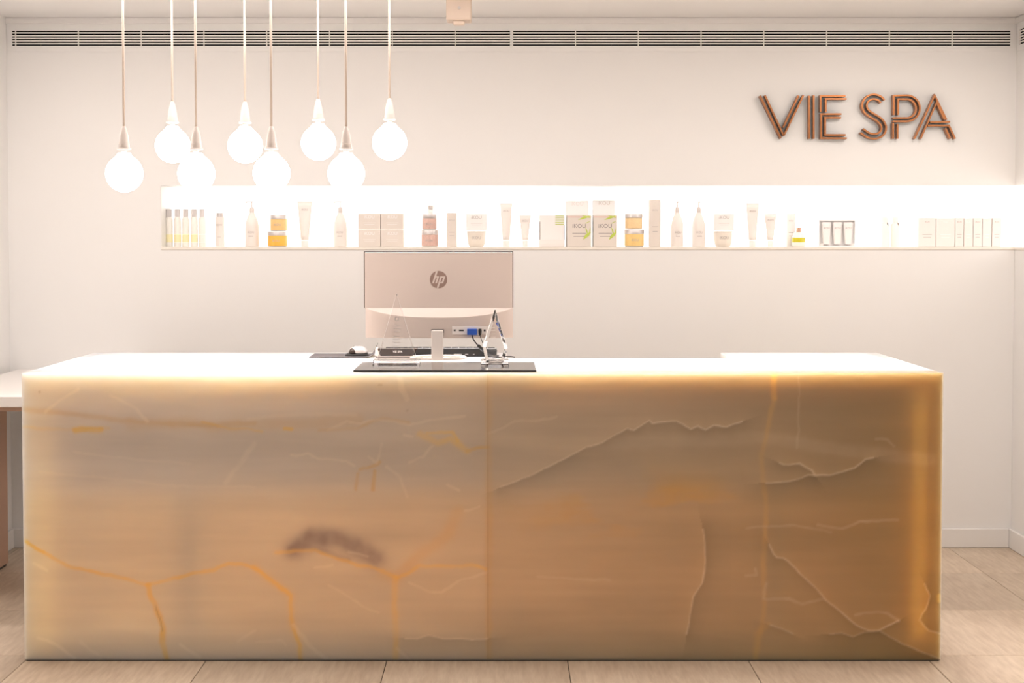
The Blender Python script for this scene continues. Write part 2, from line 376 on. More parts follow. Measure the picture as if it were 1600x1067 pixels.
# markings of the stone: (colour, half width px, softness px, strength, points) in photograph scale
GOLD, AMB, PALE, GREY, DK = (0.72, 0.46, 0.12), (0.58, 0.36, 0.13), (0.84, 0.72, 0.57), (0.30, 0.215, 0.175), (0.30, 0.19, 0.10)
VEINS = [
 (AMB, 1.0, 3.5, .45, [(34, 639), (76, 642), (127, 647), (178, 654), (233, 660), (330, 664), (400, 660)]),
 (AMB, 3.0, 7.0, .28, [(210, 663), (290, 660), (340, 666), (400, 663), (480, 662), (560, 655)]),
 (GOLD, .8, 2.0, .30, [(35, 666), (108, 671), (173, 668)]),
 (GOLD, 2.2, 3.0, .9, [(121, 671), (134, 669.5), (144, 671.5), (160, 671)]),
 (PALE, 1.0, 1.6, .45, [(76, 643), (99, 625), (127, 607)]),
 (PALE, 1.2, 1.6, .5, [(177, 617), (201, 629), (215, 637), (233, 658)]),
 (PALE, 1.2, 3.0, .32, [(400, 693), (377, 725), (354, 753)]),
 (PALE, .6, 1.5, .2, [(65, 737), (192, 748), (261, 758), (400, 760)]),
 (PALE, .6, 1.5, .2, [(120, 705), (220, 718), (300, 724)]),
 (PALE, 1.0, 2.0, .3, [(390, 654), (473, 646), (556, 648)]),
 (GOLD, .8, 1.6, .45, [(318, 658), (360, 668), (390, 670), (411, 674)]),
 (GOLD, 1.6, 1.6, .8, [(446, 670.5), (456, 670.5)]),
 (PALE, .9, 1.4, .42, [(513, 671), (544, 658), (565, 661), (592, 655), (615, 657), (642, 663), (675, 656), (727, 650)]),
 (AMB, .8, 2.2, .35, [(500, 672), (560, 668), (600, 652), (640, 660)]),
 (GOLD, 1.6, 4.0, .55, [(656, 677), (684, 691), (703, 686), (730, 704)]),
 (GOLD, .8, 2.0, .6, [(668, 676), (706, 674), (715, 689)]),
 (AMB, 1.0, 2.0, .6, [(730, 704), (745, 699), (762, 698)]),
 (PALE, .8, 1.4, .4, [(632, 678), (645, 681)]),
 (PALE, .8, 1.4, .4, [(456, 710), (470, 710), (482, 707), (499, 716), (542, 719), (554, 727)]),
 (AMB, 1.0, 2.0, .6, [(563, 733), (590, 725), (594, 722)]),
 (AMB, 1.0, 2.0, .6, [(560, 740), (557, 763)]), (AMB, 1.2, 2.0, .7, [(586, 735), (583.5, 764)]),
 (PALE, .6, 1.4, .35, [(577, 712), (590, 723), (598, 692)]),
 (PALE, .8, 1.6, .35, [(604, 729), (627, 746), (637, 775)]),
 (PALE, .8, 1.6, .35, [(640, 722), (662, 713), (676, 697)]),
 (PALE, 1.0, 1.4, .4, [(700, 757), (716, 764)]), (PALE, .8, 1.4, .4, [(727, 797), (749, 791)]),
 (PALE, 2.6, 1.8, .42, [(624, 586), (630, 608), (637, 622)]),
 (PALE, .9, 1.4, .4, [(762, 677), (785, 668), (804, 657), (843, 656), (858, 653), (869, 650)]),
 (PALE, 4.0, 7.0, .22, [(770, 684), (860, 693), (950, 691), (1100, 688), (1183, 683), (1207, 685), (1242, 691), (1314, 703), (1385, 711), (1450, 718)]),
 (PALE, .8, 1.4, .32, [(1365, 685), (1385, 686), (1394, 697)]),
 (AMB, 1.6, 3.0, .8, [(1207, 585), (1207, 622)]),
 (AMB, 1.2, 3.0, .42, [(1207, 622), (1195, 682), (1188, 708), (1190, 746), (1197, 789), (1192, 870), (1194, 950), (1182, 1028)]),
 (PALE, .5, 1.2, .3, [(1245, 589), (1246, 640), (1243, 699)]),
 (DK, .5, 1.2, .4, [(1437, 600), (1448, 602), (1456, 608)]),
 (GOLD, 1.1, 2.2, .62, [(37, 840), (51, 852), (76, 866), (113, 886), (155, 894), (196, 904), (229, 913), (257, 907), (298, 896), (331, 890), (358, 880), (377, 881), (400, 886), (416, 897), (437, 916), (454, 930), (455, 966), (468, 1009), (469, 1033)]),
 (GOLD, 1.2, 1.6, .7, [(44, 846), (58, 856), (70, 862)]),
 (GOLD, 2.0, 3.0, .8, [(233, 913), (236, 929), (247, 957), (256, 978), (254, 1003), (261, 1031)]),
 (DK, .4, .8, .5, [(243, 946), (252, 970), (255, 985)]),
 (GOLD, 1.6, 5.0, .35, [(400, 886), (437, 916), (454, 930), (455, 966), (468, 1009), (470, 1033)]),
 (PALE, 1.0, 1.5, .5, [(60, 997), (74, 1001), (88, 1008), (116, 1027)]),
 (PALE, 1.0, 1.8, .35, [(127, 1003), (157, 1027)]), (PALE, 1.0, 1.6, .4, [(282, 1006), (312, 1027)]),
 (PALE, .8, 1.5, .35, [(53, 879), (76, 890)]), (PALE, .8, 1.5, .3, [(372, 1002), (398, 985)]),
 (PALE, 1.2, 2.0, .42, [(459, 976), (485, 1009), (509, 1030)]),
 (GREY, 3.0, 14.0, .85, [(462, 857), (488, 840), (520, 841), (548, 850), (572, 862), (586, 872)]),
 (GREY, 1.0, 4.0, .45, [(455, 856), (480, 852), (510, 860), (545, 874)]),
 (GOLD, .9, 2.2, .55, [(432, 862), (492, 858), (523, 869), (556, 881), (592, 888), (620, 902), (639, 895), (656, 883), (689, 884), (746, 883), (760, 889)]),
 (AMB, 2.0, 8.0, .35, [(600, 896), (620, 902), (658, 866), (699, 836), (715, 800)]),
 (PALE, .7, 1.4, .35, [(492, 887), (520, 881)]), (PALE, .7, 1.4, .3, [(545, 862), (575, 868)]),
 (GOLD, 1.4, 4.0, .5, [(618, 902), (616, 942), (619, 980), (618, 1033)]),
 (PALE, .8, 1.5, .35, [(639, 911), (670, 923), (689, 925), (722, 905), (760, 895)]),
 (PALE, .7, 1.4, .3, [(513, 914), (532, 923), (570, 948), (592, 957)]),
 (PALE, .8, 1.5, .3, [(620, 1012), (638, 1030)]), (PALE, .7, 1.4, .25, [(400, 1002), (440, 1000), (448, 1008)]),
 (PALE, .8, 1.6, .28, [(840, 900), (904, 904), (952, 906)]),
 (PALE, .9, 1.6, .4, [(1195, 935), (1233, 935), (1252, 944), (1285, 935)]),
 (PALE, .9, 1.6, .4, [(1337, 961), (1355, 957), (1373, 956), (1387, 958), (1404, 970)]),
 (PALE, 1.0, 1.5, .45, [(1276, 820), (1292, 823), (1314, 824), (1340, 815), (1400, 812)]),
 (PALE, .7, 1.4, .3, [(1165, 824), (1240, 820), (1296, 830)]),
 (PALE, .8, 1.6, .4, [(1192, 925), (1198, 910), (1192, 935)]), (PALE, .8, 1.6, .35, [(1165, 900), (1182, 897), (1180, 888)]),
 (AMB, 1.2, 4.0, .35, [(1180, 1028), (1182, 990), (1200, 975)]),
 (GOLD, 1.5, 2.0, .7, [(1466, 929), (1466, 938)]),
 (AMB, 2.5, 3.5, .3, [(764, 588), (763, 700), (764, 800), (763, 1033)]),
 (DK, .8, 1.0, .5, [(66, 612.5), (67, 613)]), (DK, .9, 1.2, .3, [(593, 601), (597, 601)]), (DK, .9, 1.2, .3, [(636, 642), (637, 642)]),
]
# broken ridges: a pale crest with a darker face on one side (side +1: below or right of the line as drawn)
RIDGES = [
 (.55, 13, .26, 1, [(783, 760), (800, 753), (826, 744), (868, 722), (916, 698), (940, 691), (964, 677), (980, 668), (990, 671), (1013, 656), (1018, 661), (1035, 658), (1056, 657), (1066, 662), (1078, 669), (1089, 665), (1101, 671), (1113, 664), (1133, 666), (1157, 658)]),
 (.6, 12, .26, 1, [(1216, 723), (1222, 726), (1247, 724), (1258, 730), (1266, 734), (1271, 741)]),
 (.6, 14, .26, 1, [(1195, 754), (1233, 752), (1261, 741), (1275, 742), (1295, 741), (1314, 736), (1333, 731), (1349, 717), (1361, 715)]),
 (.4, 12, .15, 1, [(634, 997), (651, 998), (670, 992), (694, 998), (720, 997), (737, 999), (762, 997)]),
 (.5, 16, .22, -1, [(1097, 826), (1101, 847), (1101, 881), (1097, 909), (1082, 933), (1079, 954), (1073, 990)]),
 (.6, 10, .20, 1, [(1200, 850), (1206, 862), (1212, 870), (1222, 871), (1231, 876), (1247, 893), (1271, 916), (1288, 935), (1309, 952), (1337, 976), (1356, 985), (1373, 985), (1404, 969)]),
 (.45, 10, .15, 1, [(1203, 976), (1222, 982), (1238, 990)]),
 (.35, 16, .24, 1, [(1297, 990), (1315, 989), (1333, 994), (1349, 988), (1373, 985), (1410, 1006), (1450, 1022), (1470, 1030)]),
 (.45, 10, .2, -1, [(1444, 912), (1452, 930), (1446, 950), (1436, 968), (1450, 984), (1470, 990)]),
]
def seg_dist(U, V, pts):
    best = np.full(U.shape, 1e9); sgn = np.zeros(U.shape)
    for (x0, y0), (x1, y1) in zip(pts, pts[1:]):
        dx, dy = x1 - x0, y1 - y0; L2 = dx * dx + dy * dy + 1e-9
        t = np.clip(((U - x0) * dx + (V - y0) * dy) / L2, 0, 1)
        d = np.hypot(U - x0 - t * dx, V - y0 - t * dy)
        s = np.sign(dx * (V - y0) - dy * (U - x0))
        m = d < best; best[m] = d[m]; sgn[m] = s[m]
    return best, sgn
def stone_colour(x, z):
    K = FPX / 4.85
    U = CX + x * K; V = 1033 - z * (450.0 / 0.956)
    low = fbm(U / 420, V / 70, 3); mid = fbm(U / 190 + low * 2, V / 22, 11); cl = fbm(U / 150, V / 120, 29)
    band = fbm(U / 900, V / 9, 41, 4)
    left = np.array([0.645, 0.572, 0.495]); right = np.array([0.335, 0.228, 0.11])
    s = np.clip((U - 60) / 1400, 0, 1); s = np.where(U > 763, 0.50 + 0.52 * (s - .48) / .52, 0.40 * (s / .48) ** 1.5)
    C = left[None] * (1 - s[:, None]) + right[None] * s[:, None]
    # backlight painted into the stone: warmer below the inner shelf, greyer above
    lower_glow = 1 / (1 + np.exp(-(V - (764 + 14 * (low - .5) * 2)) / 9.0))
    C = C * (np.array([0.99, 0.975, 0.97])[None] * (1 - lower_glow[:, None]) + np.array([1.03, 0.985, 0.89])[None] * lower_glow[:, None])
    C = C * (1 + 0.22 * (low - .5) + 0.16 * (mid - .5) + 0.14 * (cl - .5) + 0.05 * (band - .5))[:, None]
    honey = np.clip((fbm(U / 120, V / 50, 57) - .48) * 4, 0, 1) * np.exp(-((U - 1000) / 150) ** 2 - ((V - 795) / 45) ** 2)
    C = C * (1 - honey[:, None]) + np.array([0.56, 0.33, 0.08])[None] * honey[:, None]
    jx = (fbm(U / 16, V / 16, 77, 3) - .45) * 5; jy = (fbm(U / 16, V / 16, 99, 3) - .45) * 5
    brk = 0.55 + 0.9 * fbm(U / 22, V / 22, 123, 3)
    def blend(C, sel, colr, a):
        a = np.clip(a, 0, 1)[:, None]
        C[sel] = C[sel] * (1 - a) + np.array(colr)[None] * a
    tone = (0.80 * (1 - s) + 0.72 * s)
    for colr, wd, soft, k, pts in VEINS:
        xs = [p[0] for p in pts]; ys = [p[1] for p in pts]; mg = wd + soft * 3 + 5
        sel = np.where((U > min(xs) - mg) & (U < max(xs) + mg) & (V > min(ys) - mg) & (V < max(ys) + mg))[0]
        if not len(sel): continue
        d, _ = seg_dist(U[sel] + jx[sel], V[sel] + jy[sel], pts)
        a = np.where(d < wd, 1, np.exp(-((d - wd) / soft) ** 2)) * k * brk[sel] * (0.75 if colr is PALE else 0.85)
        cc = np.array(colr)
        if colr is PALE: cc = cc * (1 - np.array([.36, .42, .50]) * s[sel].mean())
        blend(C, sel, cc, a)
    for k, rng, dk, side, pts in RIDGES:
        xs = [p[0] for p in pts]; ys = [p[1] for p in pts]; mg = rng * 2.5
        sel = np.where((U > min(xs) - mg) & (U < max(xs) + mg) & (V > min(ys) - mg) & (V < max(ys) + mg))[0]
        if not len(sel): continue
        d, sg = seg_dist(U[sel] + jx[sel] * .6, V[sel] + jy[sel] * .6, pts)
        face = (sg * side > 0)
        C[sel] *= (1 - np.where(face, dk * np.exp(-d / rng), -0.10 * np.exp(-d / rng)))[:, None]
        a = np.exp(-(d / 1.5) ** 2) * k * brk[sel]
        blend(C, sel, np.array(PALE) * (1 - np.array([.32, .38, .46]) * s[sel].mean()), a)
    return np.clip(C, 0.02, 0.93)

def stone_panel(name, x0, x1, material):
    step = 0.004
    nx = int((x1 - x0) / step) + 1; nz = int(CZ / step) + 1
    xs = np.linspace(x0, x1, nx); zs = np.linspace(0.004, CZ, nz)
    X, Z = np.meshgrid(xs, zs); X = X.ravel(); Z = Z.ravel()
    front = np.stack([X, np.full_like(X, CYF), Z], 1)
    back = front.copy()
    # one skin in front, a plain closed back: back vertices only along the rim
    idx = np.arange(nx * nz).reshape(nz, nx)
    quads = np.stack([idx[:-1, :-1], idx[:-1, 1:], idx[1:, 1:], idx[1:, :-1]], -1).reshape(-1, 4)
    rim = np.concatenate([idx[0, :], idx[1:, -1], idx[-1, -2::-1], idx[-2:0:-1, 0]])
    rb = front[rim].copy(); rb[:, 1] = CYF + T
    verts = np.concatenate([front, rb]) - np.array(counter_off)[None]
    n0 = len(front); nr = len(rim)
    faces = [tuple(q) for q in quads.tolist()]
    for k in range(nr):
        k2 = (k + 1) % nr
        faces.append((int(rim[k2]), int(rim[k]), n0 + k, n0 + k2))
    faces.append(tuple(n0 + k for k in range(nr))[::-1])
    me = bpy.data.meshes.new(name); me.from_pydata(verts.tolist(), [], faces); me.update()
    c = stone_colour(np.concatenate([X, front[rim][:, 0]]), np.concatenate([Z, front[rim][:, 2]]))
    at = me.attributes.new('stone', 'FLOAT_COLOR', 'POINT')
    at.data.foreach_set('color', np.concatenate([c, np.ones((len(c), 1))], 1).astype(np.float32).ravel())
    me.materials.append(material)
    o = bpy.data.objects.new(name, me); col.objects.link(o); o.parent = counter
    return o
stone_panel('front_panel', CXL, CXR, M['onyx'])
M['joint'] = mat('joint_resin', (0.36, 0.24, 0.13), 0.5, noise=0.3, nscale=20)
box('slab_joint', XSEAM - 0.0012 - counter_off.x, XSEAM + 0.0012 - counter_off.x, CYF - 0.0004 - 5.2, CYF + 0.0005 - 5.2, 0.006, CZ - 0.002, M['joint'], counter)
def cbox(name, x0, x1, y0, y1, z0, z1, m, bevel=0.0, par=None):
    o = counter_off
    return box(name, x0 - o.x, x1 - o.x, y0 - o.y, y1 - o.y, z0, z1, m, par or counter, bevel)
TE = 0.03
for a, b in ((CXL, CXL + TE), (CXR - TE, CXR)):
    cbox('end_panel', a, b, CYF + T + 0.0003, CYB - 0.001, 0.004, CZ - 0.0006, M['onyx_top'])
XN0, XN1 = P(792, 559, CYM)[0], 0.846
ttop = 0.03
bm = bmesh.new()
outl = [(CXL + TE + .0004, CYF + T + .0004), (CXR - TE - .0004, CYF + T + .0004), (CXR - TE - .0004, CYB), (XN1, CYB), (XN1, CYM), (XN0, CYM), (XN0, CYB), (CXL + TE + .0004, CYB)]
outl = [(x - counter_off.x, y - counter_off.y) for x, y in outl]
lo = [bm.verts.new((x, y, CZ - ttop)) for x, y in outl]; hi = [bm.verts.new((x, y, CZ)) for x, y in outl]
bm.faces.new(hi); bm.faces.new(lo[::-1])
for k in range(8): bm.faces.new((lo[k], lo[(k + 1) % 8], hi[(k + 1) % 8], hi[k]))
bmesh.ops.recalc_face_normals(bm, faces=bm.faces)
bm_obj('top_slab', bm, M['onyx_top'], counter)
cbox('kick_strip', CXL + 0.004, CXR - 0.004, CYF + 0.004, CYF + T, 0.0, 0.0038, M['black'])
# board carcass behind the stone, its shelf, posts, and the light strip between board and slab
gap = 0.16
cbox('back_board', CXL + 0.10, CXR - 0.10, CYF + T + gap, CYF + T + gap + 0.02, 0.0, CZ - ttop - 0.001, M['carcass'])
cbox('inner_shelf', CXL + 0.10, CXR - 0.10, CYF + T + 0.003, CYF + T + gap - .001, 0.567, 0.585, M['carcass'])
for u in (291, 1214):
    x = P(u, 800, CYF)[0]
    cbox('post', x - 0.022, x + 0.022, CYF + T + 0.003, CYF + T + 0.04, 0.0855, 0.566, M['carcass'])
cbox('low_light_block', CXL + 0.10, CXR - 0.10, CYF + T + 0.003, CYF + T + 0.040, 0.0, 0.085, M['carcass'])  # added board, keeps the backlight off the foot of the stone
area('counter_backlight', (counter_off.x, CYF + T + gap - 0.005, 0.31), 2.7, 0.40, 6.0, (0.98, 0.90, 0.76), (R(-90), 0, 0))
area('edge_glow_fill', (CXR - 0.057, CYF + T + 0.02, 0.47), 0.05, 0.84, 3.0, (0.66, 0.92, 1.0), (R(-90), 0, 0))  # added unseen lamp, brightens the right edge band of the stone
area('edge_glow_fill', (CXL + 0.057, CYF + T + 0.02, 0.47), 0.05, 0.84, 0.45, (0.80, 0.90, 1.0), (R(-90), 0, 0))  # added unseen lamp, weaker one for the left edge band

# ---------------------------------------------------------------- side desk at the left
DZ = 0.81
desk = thing('side_desk', 'low white-topped desk with brown side panel behind the left end of the counter', 'desk', (-1.9, 6.0, 0))
yd = 5.43
def dbox(name, x0, x1, y0, y1, z0, z1, m, bevel=0.0):
    return box(name, x0 + 1.9, x1 + 1.9, y0 - 6.0, y1 - 6.0, z0, z1, m, desk, bevel)
dbox('desk_top', -2.171, CXL - 0.035, yd, YW - 0.002, DZ - 0.040, DZ, M['desk_top'], 0.002)
dbox('rail', -2.150, CXL - 0.05, yd + 0.03, yd + 0.05, DZ - 0.058, DZ - 0.0405, M['wood_side'])
dbox('side_panel', -2.150, -2.113, yd + 0.055, 6.222, 0.012, DZ - 0.0405, M['wood_side'], 0.001)
dbox('plinth', -2.145, -2.118, yd + 0.06, 6.21, 0.0005, 0.0119, M['black'])

# ---------------------------------------------------------------- pendant globe lamps
BULB = [(0.0, -0.0625)] + [(0.0625 * math.sin(a), -0.0625 * math.cos(a)) for a in [math.pi * k / 20 for k in range(1, 17)]]
BULB += [(0.029, 0.0575), (0.0245, 0.062), (0.0225, 0.0665), (0.0205, 0.0690), (0.0, 0.0692)]
def make_pendant():
    t = thing('pendant_lamp', 'x', 'lamp')
    lathe('bulb', BULB, M['bulb'], t, n=40)
    lathe('bulb_base', [(0, .0695), (.0095, .0695), (.0088, .0710), (.0096, .0722), (.0088, .0734), (.0096, .0746), (.0088, .0758), (.0096, .0770), (.0092, .0796), (0, .0797)], M['brass'], t, n=20)
    lathe('collar', [(0, .0800), (.021, .0800), (.0225, .0812), (.0225, .0848), (.0205, .0862), (0, .0863)], M['porcelain'], t, n=32)
    lathe('lamp_holder', [(0, .0870), (.0178, .0870), (.0182, .089), (.0178, .100), (.0168, .1005), (.0168, .1015), (.0172, .102), (.0150, .122), (.0115, .140), (.0070, .154), (.0055, .158), (0, .1582)], M['porcelain'], t, n=28)
    bm = bmesh.new(); add_tube(bm, [(0, 0, .158), (0, 0, .5), (0, 0, .9)], .0042, 10)
    c = bm_obj('cord', bm, M['cord'], t)
    for p in c.data.polygons: p.use_smooth = True
    lathe('ceiling_rose', [(0, 0), (.03, 0), (.034, .006), (.034, .024), (0, .024)], M['porcelain'], t, n=28)
    return t
lamps = [
 (194.3, 271.3, 4.94, 'opal globe pendant, leftmost of the eight, hanging low on a pale cord'),
 (270.0, 227.7, 5.26, 'higher globe pendant partly behind the second low globe from the left'),
 (306.8, 271.5, 4.94, 'low globe pendant, second of the low row, over the left end of the niche'),
 (383.2, 228.0, 5.26, 'higher globe pendant, second of the raised row counted from the left'),
 (424.3, 270.8, 4.94, 'low globe pendant, third of the low row, over the pump bottle'),
 (497.6, 223.6, 5.26, 'higher globe pendant, third of the raised row counted from the left'),
 (541.0, 271.3, 4.94, 'low globe pendant, rightmost of the low row, above the monitor edge'),
 (608.8, 223.0, 5.26, 'higher globe pendant, rightmost of all eight lamps'),
]
pend = make_pendant()
for i, (u, v, Y, lab) in enumerate(lamps):
    if i == 0: o = pend
    else:
        o = pend.copy(); col.objects.link(o)
        for ch in pend.children:
            c = ch.copy(); col.objects.link(c); c.parent = o
            c.location = (0, 0, 0); c.scale = (1, 1, 1)
    o['label'] = lab; o['group'] = 'globe pendant lamps over the counter'
    o.location = P(u, v, Y)
    for c in o.children:
        n = c.name.split('.')[0]
        if n == 'cord':
            k = (ZC - 0.02 - o.location.z - .158) / .742
            c.scale = (1, 1, k); c.location.z = .158 - .158 * k
        if n == 'ceiling_rose': c.location.z = ZC - 0.0245 - o.location.z

# small fixture on the ceiling
a0 = P(697.5, 33, 5.6); a1 = P(736.5, 33, 5.6)
fx = thing('ceiling_fixture', 'small cream box-shaped fixture hanging from the ceiling right of the lamps', 'ceiling fixture', ((a0.x + a1.x) / 2, 5.6, ZC))
hw = (a1.x - a0.x) / 2; zb = a0.z - ZC
box('housing', -hw, hw, -.03, .06, zb, -0.001, M['peach_plastic'], fx, 0.006)
box('lens', -.021, .021, -.02, .03, zb - .014, zb - .0003, M['peach_plastic'], fx, 0.003)
lathe('screw_cap', [(0, 0), (.006, 0), (.006, .003), (0, .0032)], M['label_grey'], fx, n=16).matrix_local = Matrix.Translation((0.002, -0.0305, zb + .046)) @ Matrix.Rotation(R(90), 4, 'X')

# ---------------------------------------------------------------- copper wall letters
def LP(u, v): q = P(u, v, YW); return (q.x, q.z)
DEP = 0.034
def strip_letter(label, strokes, fw=0.0076):
    allp = [LP(*p) for s in strokes for p in s]
    cx = sum(p[0] for p in allp) / len(allp); cz = min(p[1] for p in allp)
    t = thing('sign_letter', label, 'letter', (cx, YW, cz), 'copper letters on the back wall')
    for s in strokes:
        pts = [Vector(LP(*p)) - Vector((cx, cz)) for p in s]
        n = len(pts); Lf, Rt = [], []
        for i, p in enumerate(pts):
            d0 = (pts[i] - pts[i - 1]).normalized() if i else (pts[1] - pts[0]).normalized()
            d1 = (pts[i + 1] - pts[i]).normalized() if i < n - 1 else d0
            nn = (Vector((-d0.y, d0.x)) + Vector((-d1.y, d1.x))).normalized()
            k = fw / 2 / max(0.5, nn.dot(Vector((-d0.y, d0.x))))
            Lf.append(p + nn * k); Rt.append(p - nn * k)
        bm = bmesh.new(); rings = []
        for i in range(n):
            rings.append([bm.verts.new((q.x, y, q.y)) for q, y in ((Lf[i], -DEP), (Rt[i], -DEP), (Rt[i], -0.001), (Lf[i], -0.001))])
        for a, b in zip(rings, rings[1:]):
            for k in range(4): bm.faces.new((a[k], a[(k + 1) % 4], b[(k + 1) % 4], b[k]))
        bm.faces.new(rings[0][::-1]); bm.faces.new(rings[-1])
        bmesh.ops.recalc_face_normals(bm, faces=bm.faces)
        bm_obj('copper_strip', bm, M['copper'], t)
def arc(cx, cy, r, a0, a1, n=14):
    return [(cx + r * math.cos(R(a0 + (a1 - a0) * k / n)), cy + r * math.sin(R(a0 + (a1 - a0) * k / n))) for k in range(n + 1)]
strip_letter('copper letter V, first letter of the wall sign', [[(1185.5, 150.5), (1218, 217)], [(1193, 150), (1222.5, 213)], [(1245.5, 150.5), (1221.5, 200)], [(1253, 150), (1222.8, 212)]])
strip_letter('copper letter I between V and E', [[(1262, 150.5), (1262, 217.5)], [(1269, 150), (1269, 217.5)]])
strip_letter('copper letter E of the first word', [[(1279.8, 176), (1279.8, 151), (1318.5, 151)], [(1287.7, 176), (1287.7, 155.6), (1320, 155.6)],
    [(1312, 179.3), (1280.5, 179.3), (1280.5, 216.6), (1320.5, 216.6)], [(1311.5, 184.8), (1286.8, 184.8), (1286.8, 211.5), (1318.5, 211.5)]])
Sc = [(1376.2, 159.7), (1372.5, 155.4), (1367.2, 152.9), (1360.8, 152.2), (1353.8, 154.9), (1348.9, 161.0), (1348.2, 168.7), (1352.2, 175.8), (1360.8, 181.8), (1369.3, 186.9), (1375.6, 193.2), (1378.2, 200.6), (1375.8, 208), (1369.5, 212.6), (1361.9, 213.6), (1353.4, 211.6), (1343.8, 205)]
def smooth(pts, n=3):
    out = []
    for i in range(len(pts) - 1):
        p0, p1, p2, p3 = [Vector(pts[max(0, min(len(pts) - 1, j))]) for j in (i - 1, i, i + 1, i + 2)]
        for k in range(n):
            t = k / n
            out.append(tuple(0.5 * ((2 * p1) + (p2 - p0) * t + (2 * p0 - 5 * p1 + 4 * p2 - p3) * t * t + (3 * p1 - p0 - 3 * p2 + p3) * t ** 3)))
    return out + [tuple(pts[-1])]
def offset(pts, d):
    out = []
    for i in range(len(pts)):
        a = Vector(pts[max(0, i - 1)]); b = Vector(pts[min(len(pts) - 1, i + 1)]); t = (b - a).normalized()
        out.append((pts[i][0] - t.y * d, pts[i][1] + t.x * d))
    return out
Ss = smooth(Sc)
strip_letter('copper letter S, start of the second word', [offset(Ss, -3.6), offset(Ss, 3.6)])
strip_letter('copper letter P of the second word', [[(1393.4, 180.5), (1393.4, 150.6)] + arc(1414, 170.2, 20.2, -90, 90) + [(1392.4, 190.4)],
    [(1400.3, 180.5), (1400.3, 156)] + arc(1413.5, 170.6, 14.7, -90, 90) + [(1392.4, 185.3)],
    [(1392.6, 193.0), (1392.6, 217.5)], [(1399.4, 194.5), (1399.4, 217.5)]])
strip_letter('copper letter A, last letter of the wall sign', [[(1425.5, 217.5), (1457.2, 150), (1475.5, 188.3)], [(1435.2, 217.5), (1460, 161.5), (1472.6, 187.8)],
    [(1450, 191.6), (1481, 191.2)], [(1446.5, 197), (1479.3, 197), (1489, 217.5)], [(1473.8, 201), (1481.5, 217.5)]])

# ---------------------------------------------------------------- things on the counter
CT = CZ
def CP(u, v): # point on the counter top seen at (u, v)
    t = (CY - v) / FPX; c, s = math.cos(PITCH), math.sin(PITCH); dz = CT - EYE
    Y = dz * (c + t * s) / (t * c - s); D = Y * c - dz * s
    return Vector(((u - CX) * D / FPX, Y, CT))
# smoked sheet
q0, q1 = CP(552, 581.3), CP(838, 581.3); yb = CP(600, 568.5).y
pl = box('desk_pad', q0.x, q1.x, q0.y, yb, CT + 0.0005, CT + 0.0065, M['black_gloss'], None, 0.0008, 1)
tag(pl, 'dark glossy rectangular pad on the counter front edge under the two awards', 'desk pad')
PADZ = CT + 0.0066

# monitor
YM = 5.26
def MP(u, v): q = P(u, v, YM); return q
m0, m1 = MP(568.5, 393), MP(802, 480); zbm = MP(680, 527).z
mc = (m0.x + m1.x) / 2
mon = thing('monitor', 'silver-white computer monitor seen from the back with round logo', 'monitor', (mc, YM, PADZ))
def mloc(u, v): q = P(u, v, YM); return (q.x - mc, q.z - PADZ)
xa, zt_ = mloc(568.5, 393); xb, zm = mloc(802, 481); _, zl = mloc(700, 494.5); _, zb2 = mloc(700, 527.2)
box('screen_frame', xa, xb, 0.001, 0.014, zm, zt_, M['black_matte'], mon, 0.0008, 1)
box('back_shell', xa + .0030, xb - .0030, -0.0035, 0.0009, zm - 0.004, zt_ - .0030, M['monitor_back'], mon, 0.001, 1)
bm = bmesh.new(); nn_ = 40; rows = []
x0b, x1b = xa + .006, xb - .001
for k in range(nn_ + 1):
    t = k / nn_; x = x0b + (x1b - x0b) * t; e = max(0.0, 1 - abs(2 * t - 1) ** 3.2)
    d = 0.004 + 0.030 * e
    zc = zm - 0.001 - (zm - zl) * (1 - abs(2 * t - 1) ** 2.6)
    rows.append([bm.verts.new(c) for c in ((x, -0.0036, zm), (x, -0.0036 - d * .8, zc + .002), (x, -0.0036 - d, zc - .001), (x, -0.0036 - d * .97, zb2 + .004), (x, -0.0036 - d * .9, zb2), (x, .012, zb2), (x, .012, zm - .0005))])
for a, b in zip(rows, rows[1:]):
    for k in range(7): bm.faces.new((a[k], a[(k + 1) % 7], b[(k + 1) % 7], b[k]))
bm.faces.new(rows[0]); bm.faces.new(rows[-1][::-1]); bmesh.ops.recalc_face_normals(bm, faces=bm.faces)
ho = bm_obj('lower_housing', bm, M['monitor_back'], mon)
for p in ho.data.polygons: p.use_smooth = True
ho.data.set_sharp_from_angle(angle=R(25))
# logo disc with slanted letters
lx, lz = mloc(685.3, 436.7); lr = 13.6 / FPX * YM
lg = lathe('logo', [(0, 0), (lr, 0), (lr, .0006), (0, .0006)], M['logo'], mon, n=40, smooth=False)
lg.matrix_local = Matrix.Translation((lx, -0.0036, lz)) @ Matrix.Rotation(R(90), 4, 'X')
ks = lr / 320.0
qn = [0]
def quad(bm, pts):
    qn[0] += 1
    vs = [(lx + (a - 725) * ks, lz - (b - 520) * ks) for a, b in pts]
    add_prism(bm, vs, -0.00445 - .00006 * qn[0], -0.0036)
bm = bmesh.new()
quad(bm, [(632, 212), (698, 212), (552, 655), (488, 655)])
quad(bm, [(620, 398), (738, 398), (738, 440), (606, 440)]); quad(bm, [(684, 400), (748, 400), (664, 655), (600, 655)])
quad(bm, [(792, 398), (857, 398), (722, 832), (656, 832)])
quad(bm, [(790, 398), (974, 398), (958, 450), (775, 450)]); quad(bm, [(912, 400), (976, 400), (900, 640), (836, 640)])
quad(bm, [(772, 612), (900, 612), (880, 657), (758, 657)])
bmesh.ops.recalc_face_normals(bm, faces=bm.faces)
bm_obj('logo_letters', bm, M['monitor_back'], mon)
YH = -0.0375
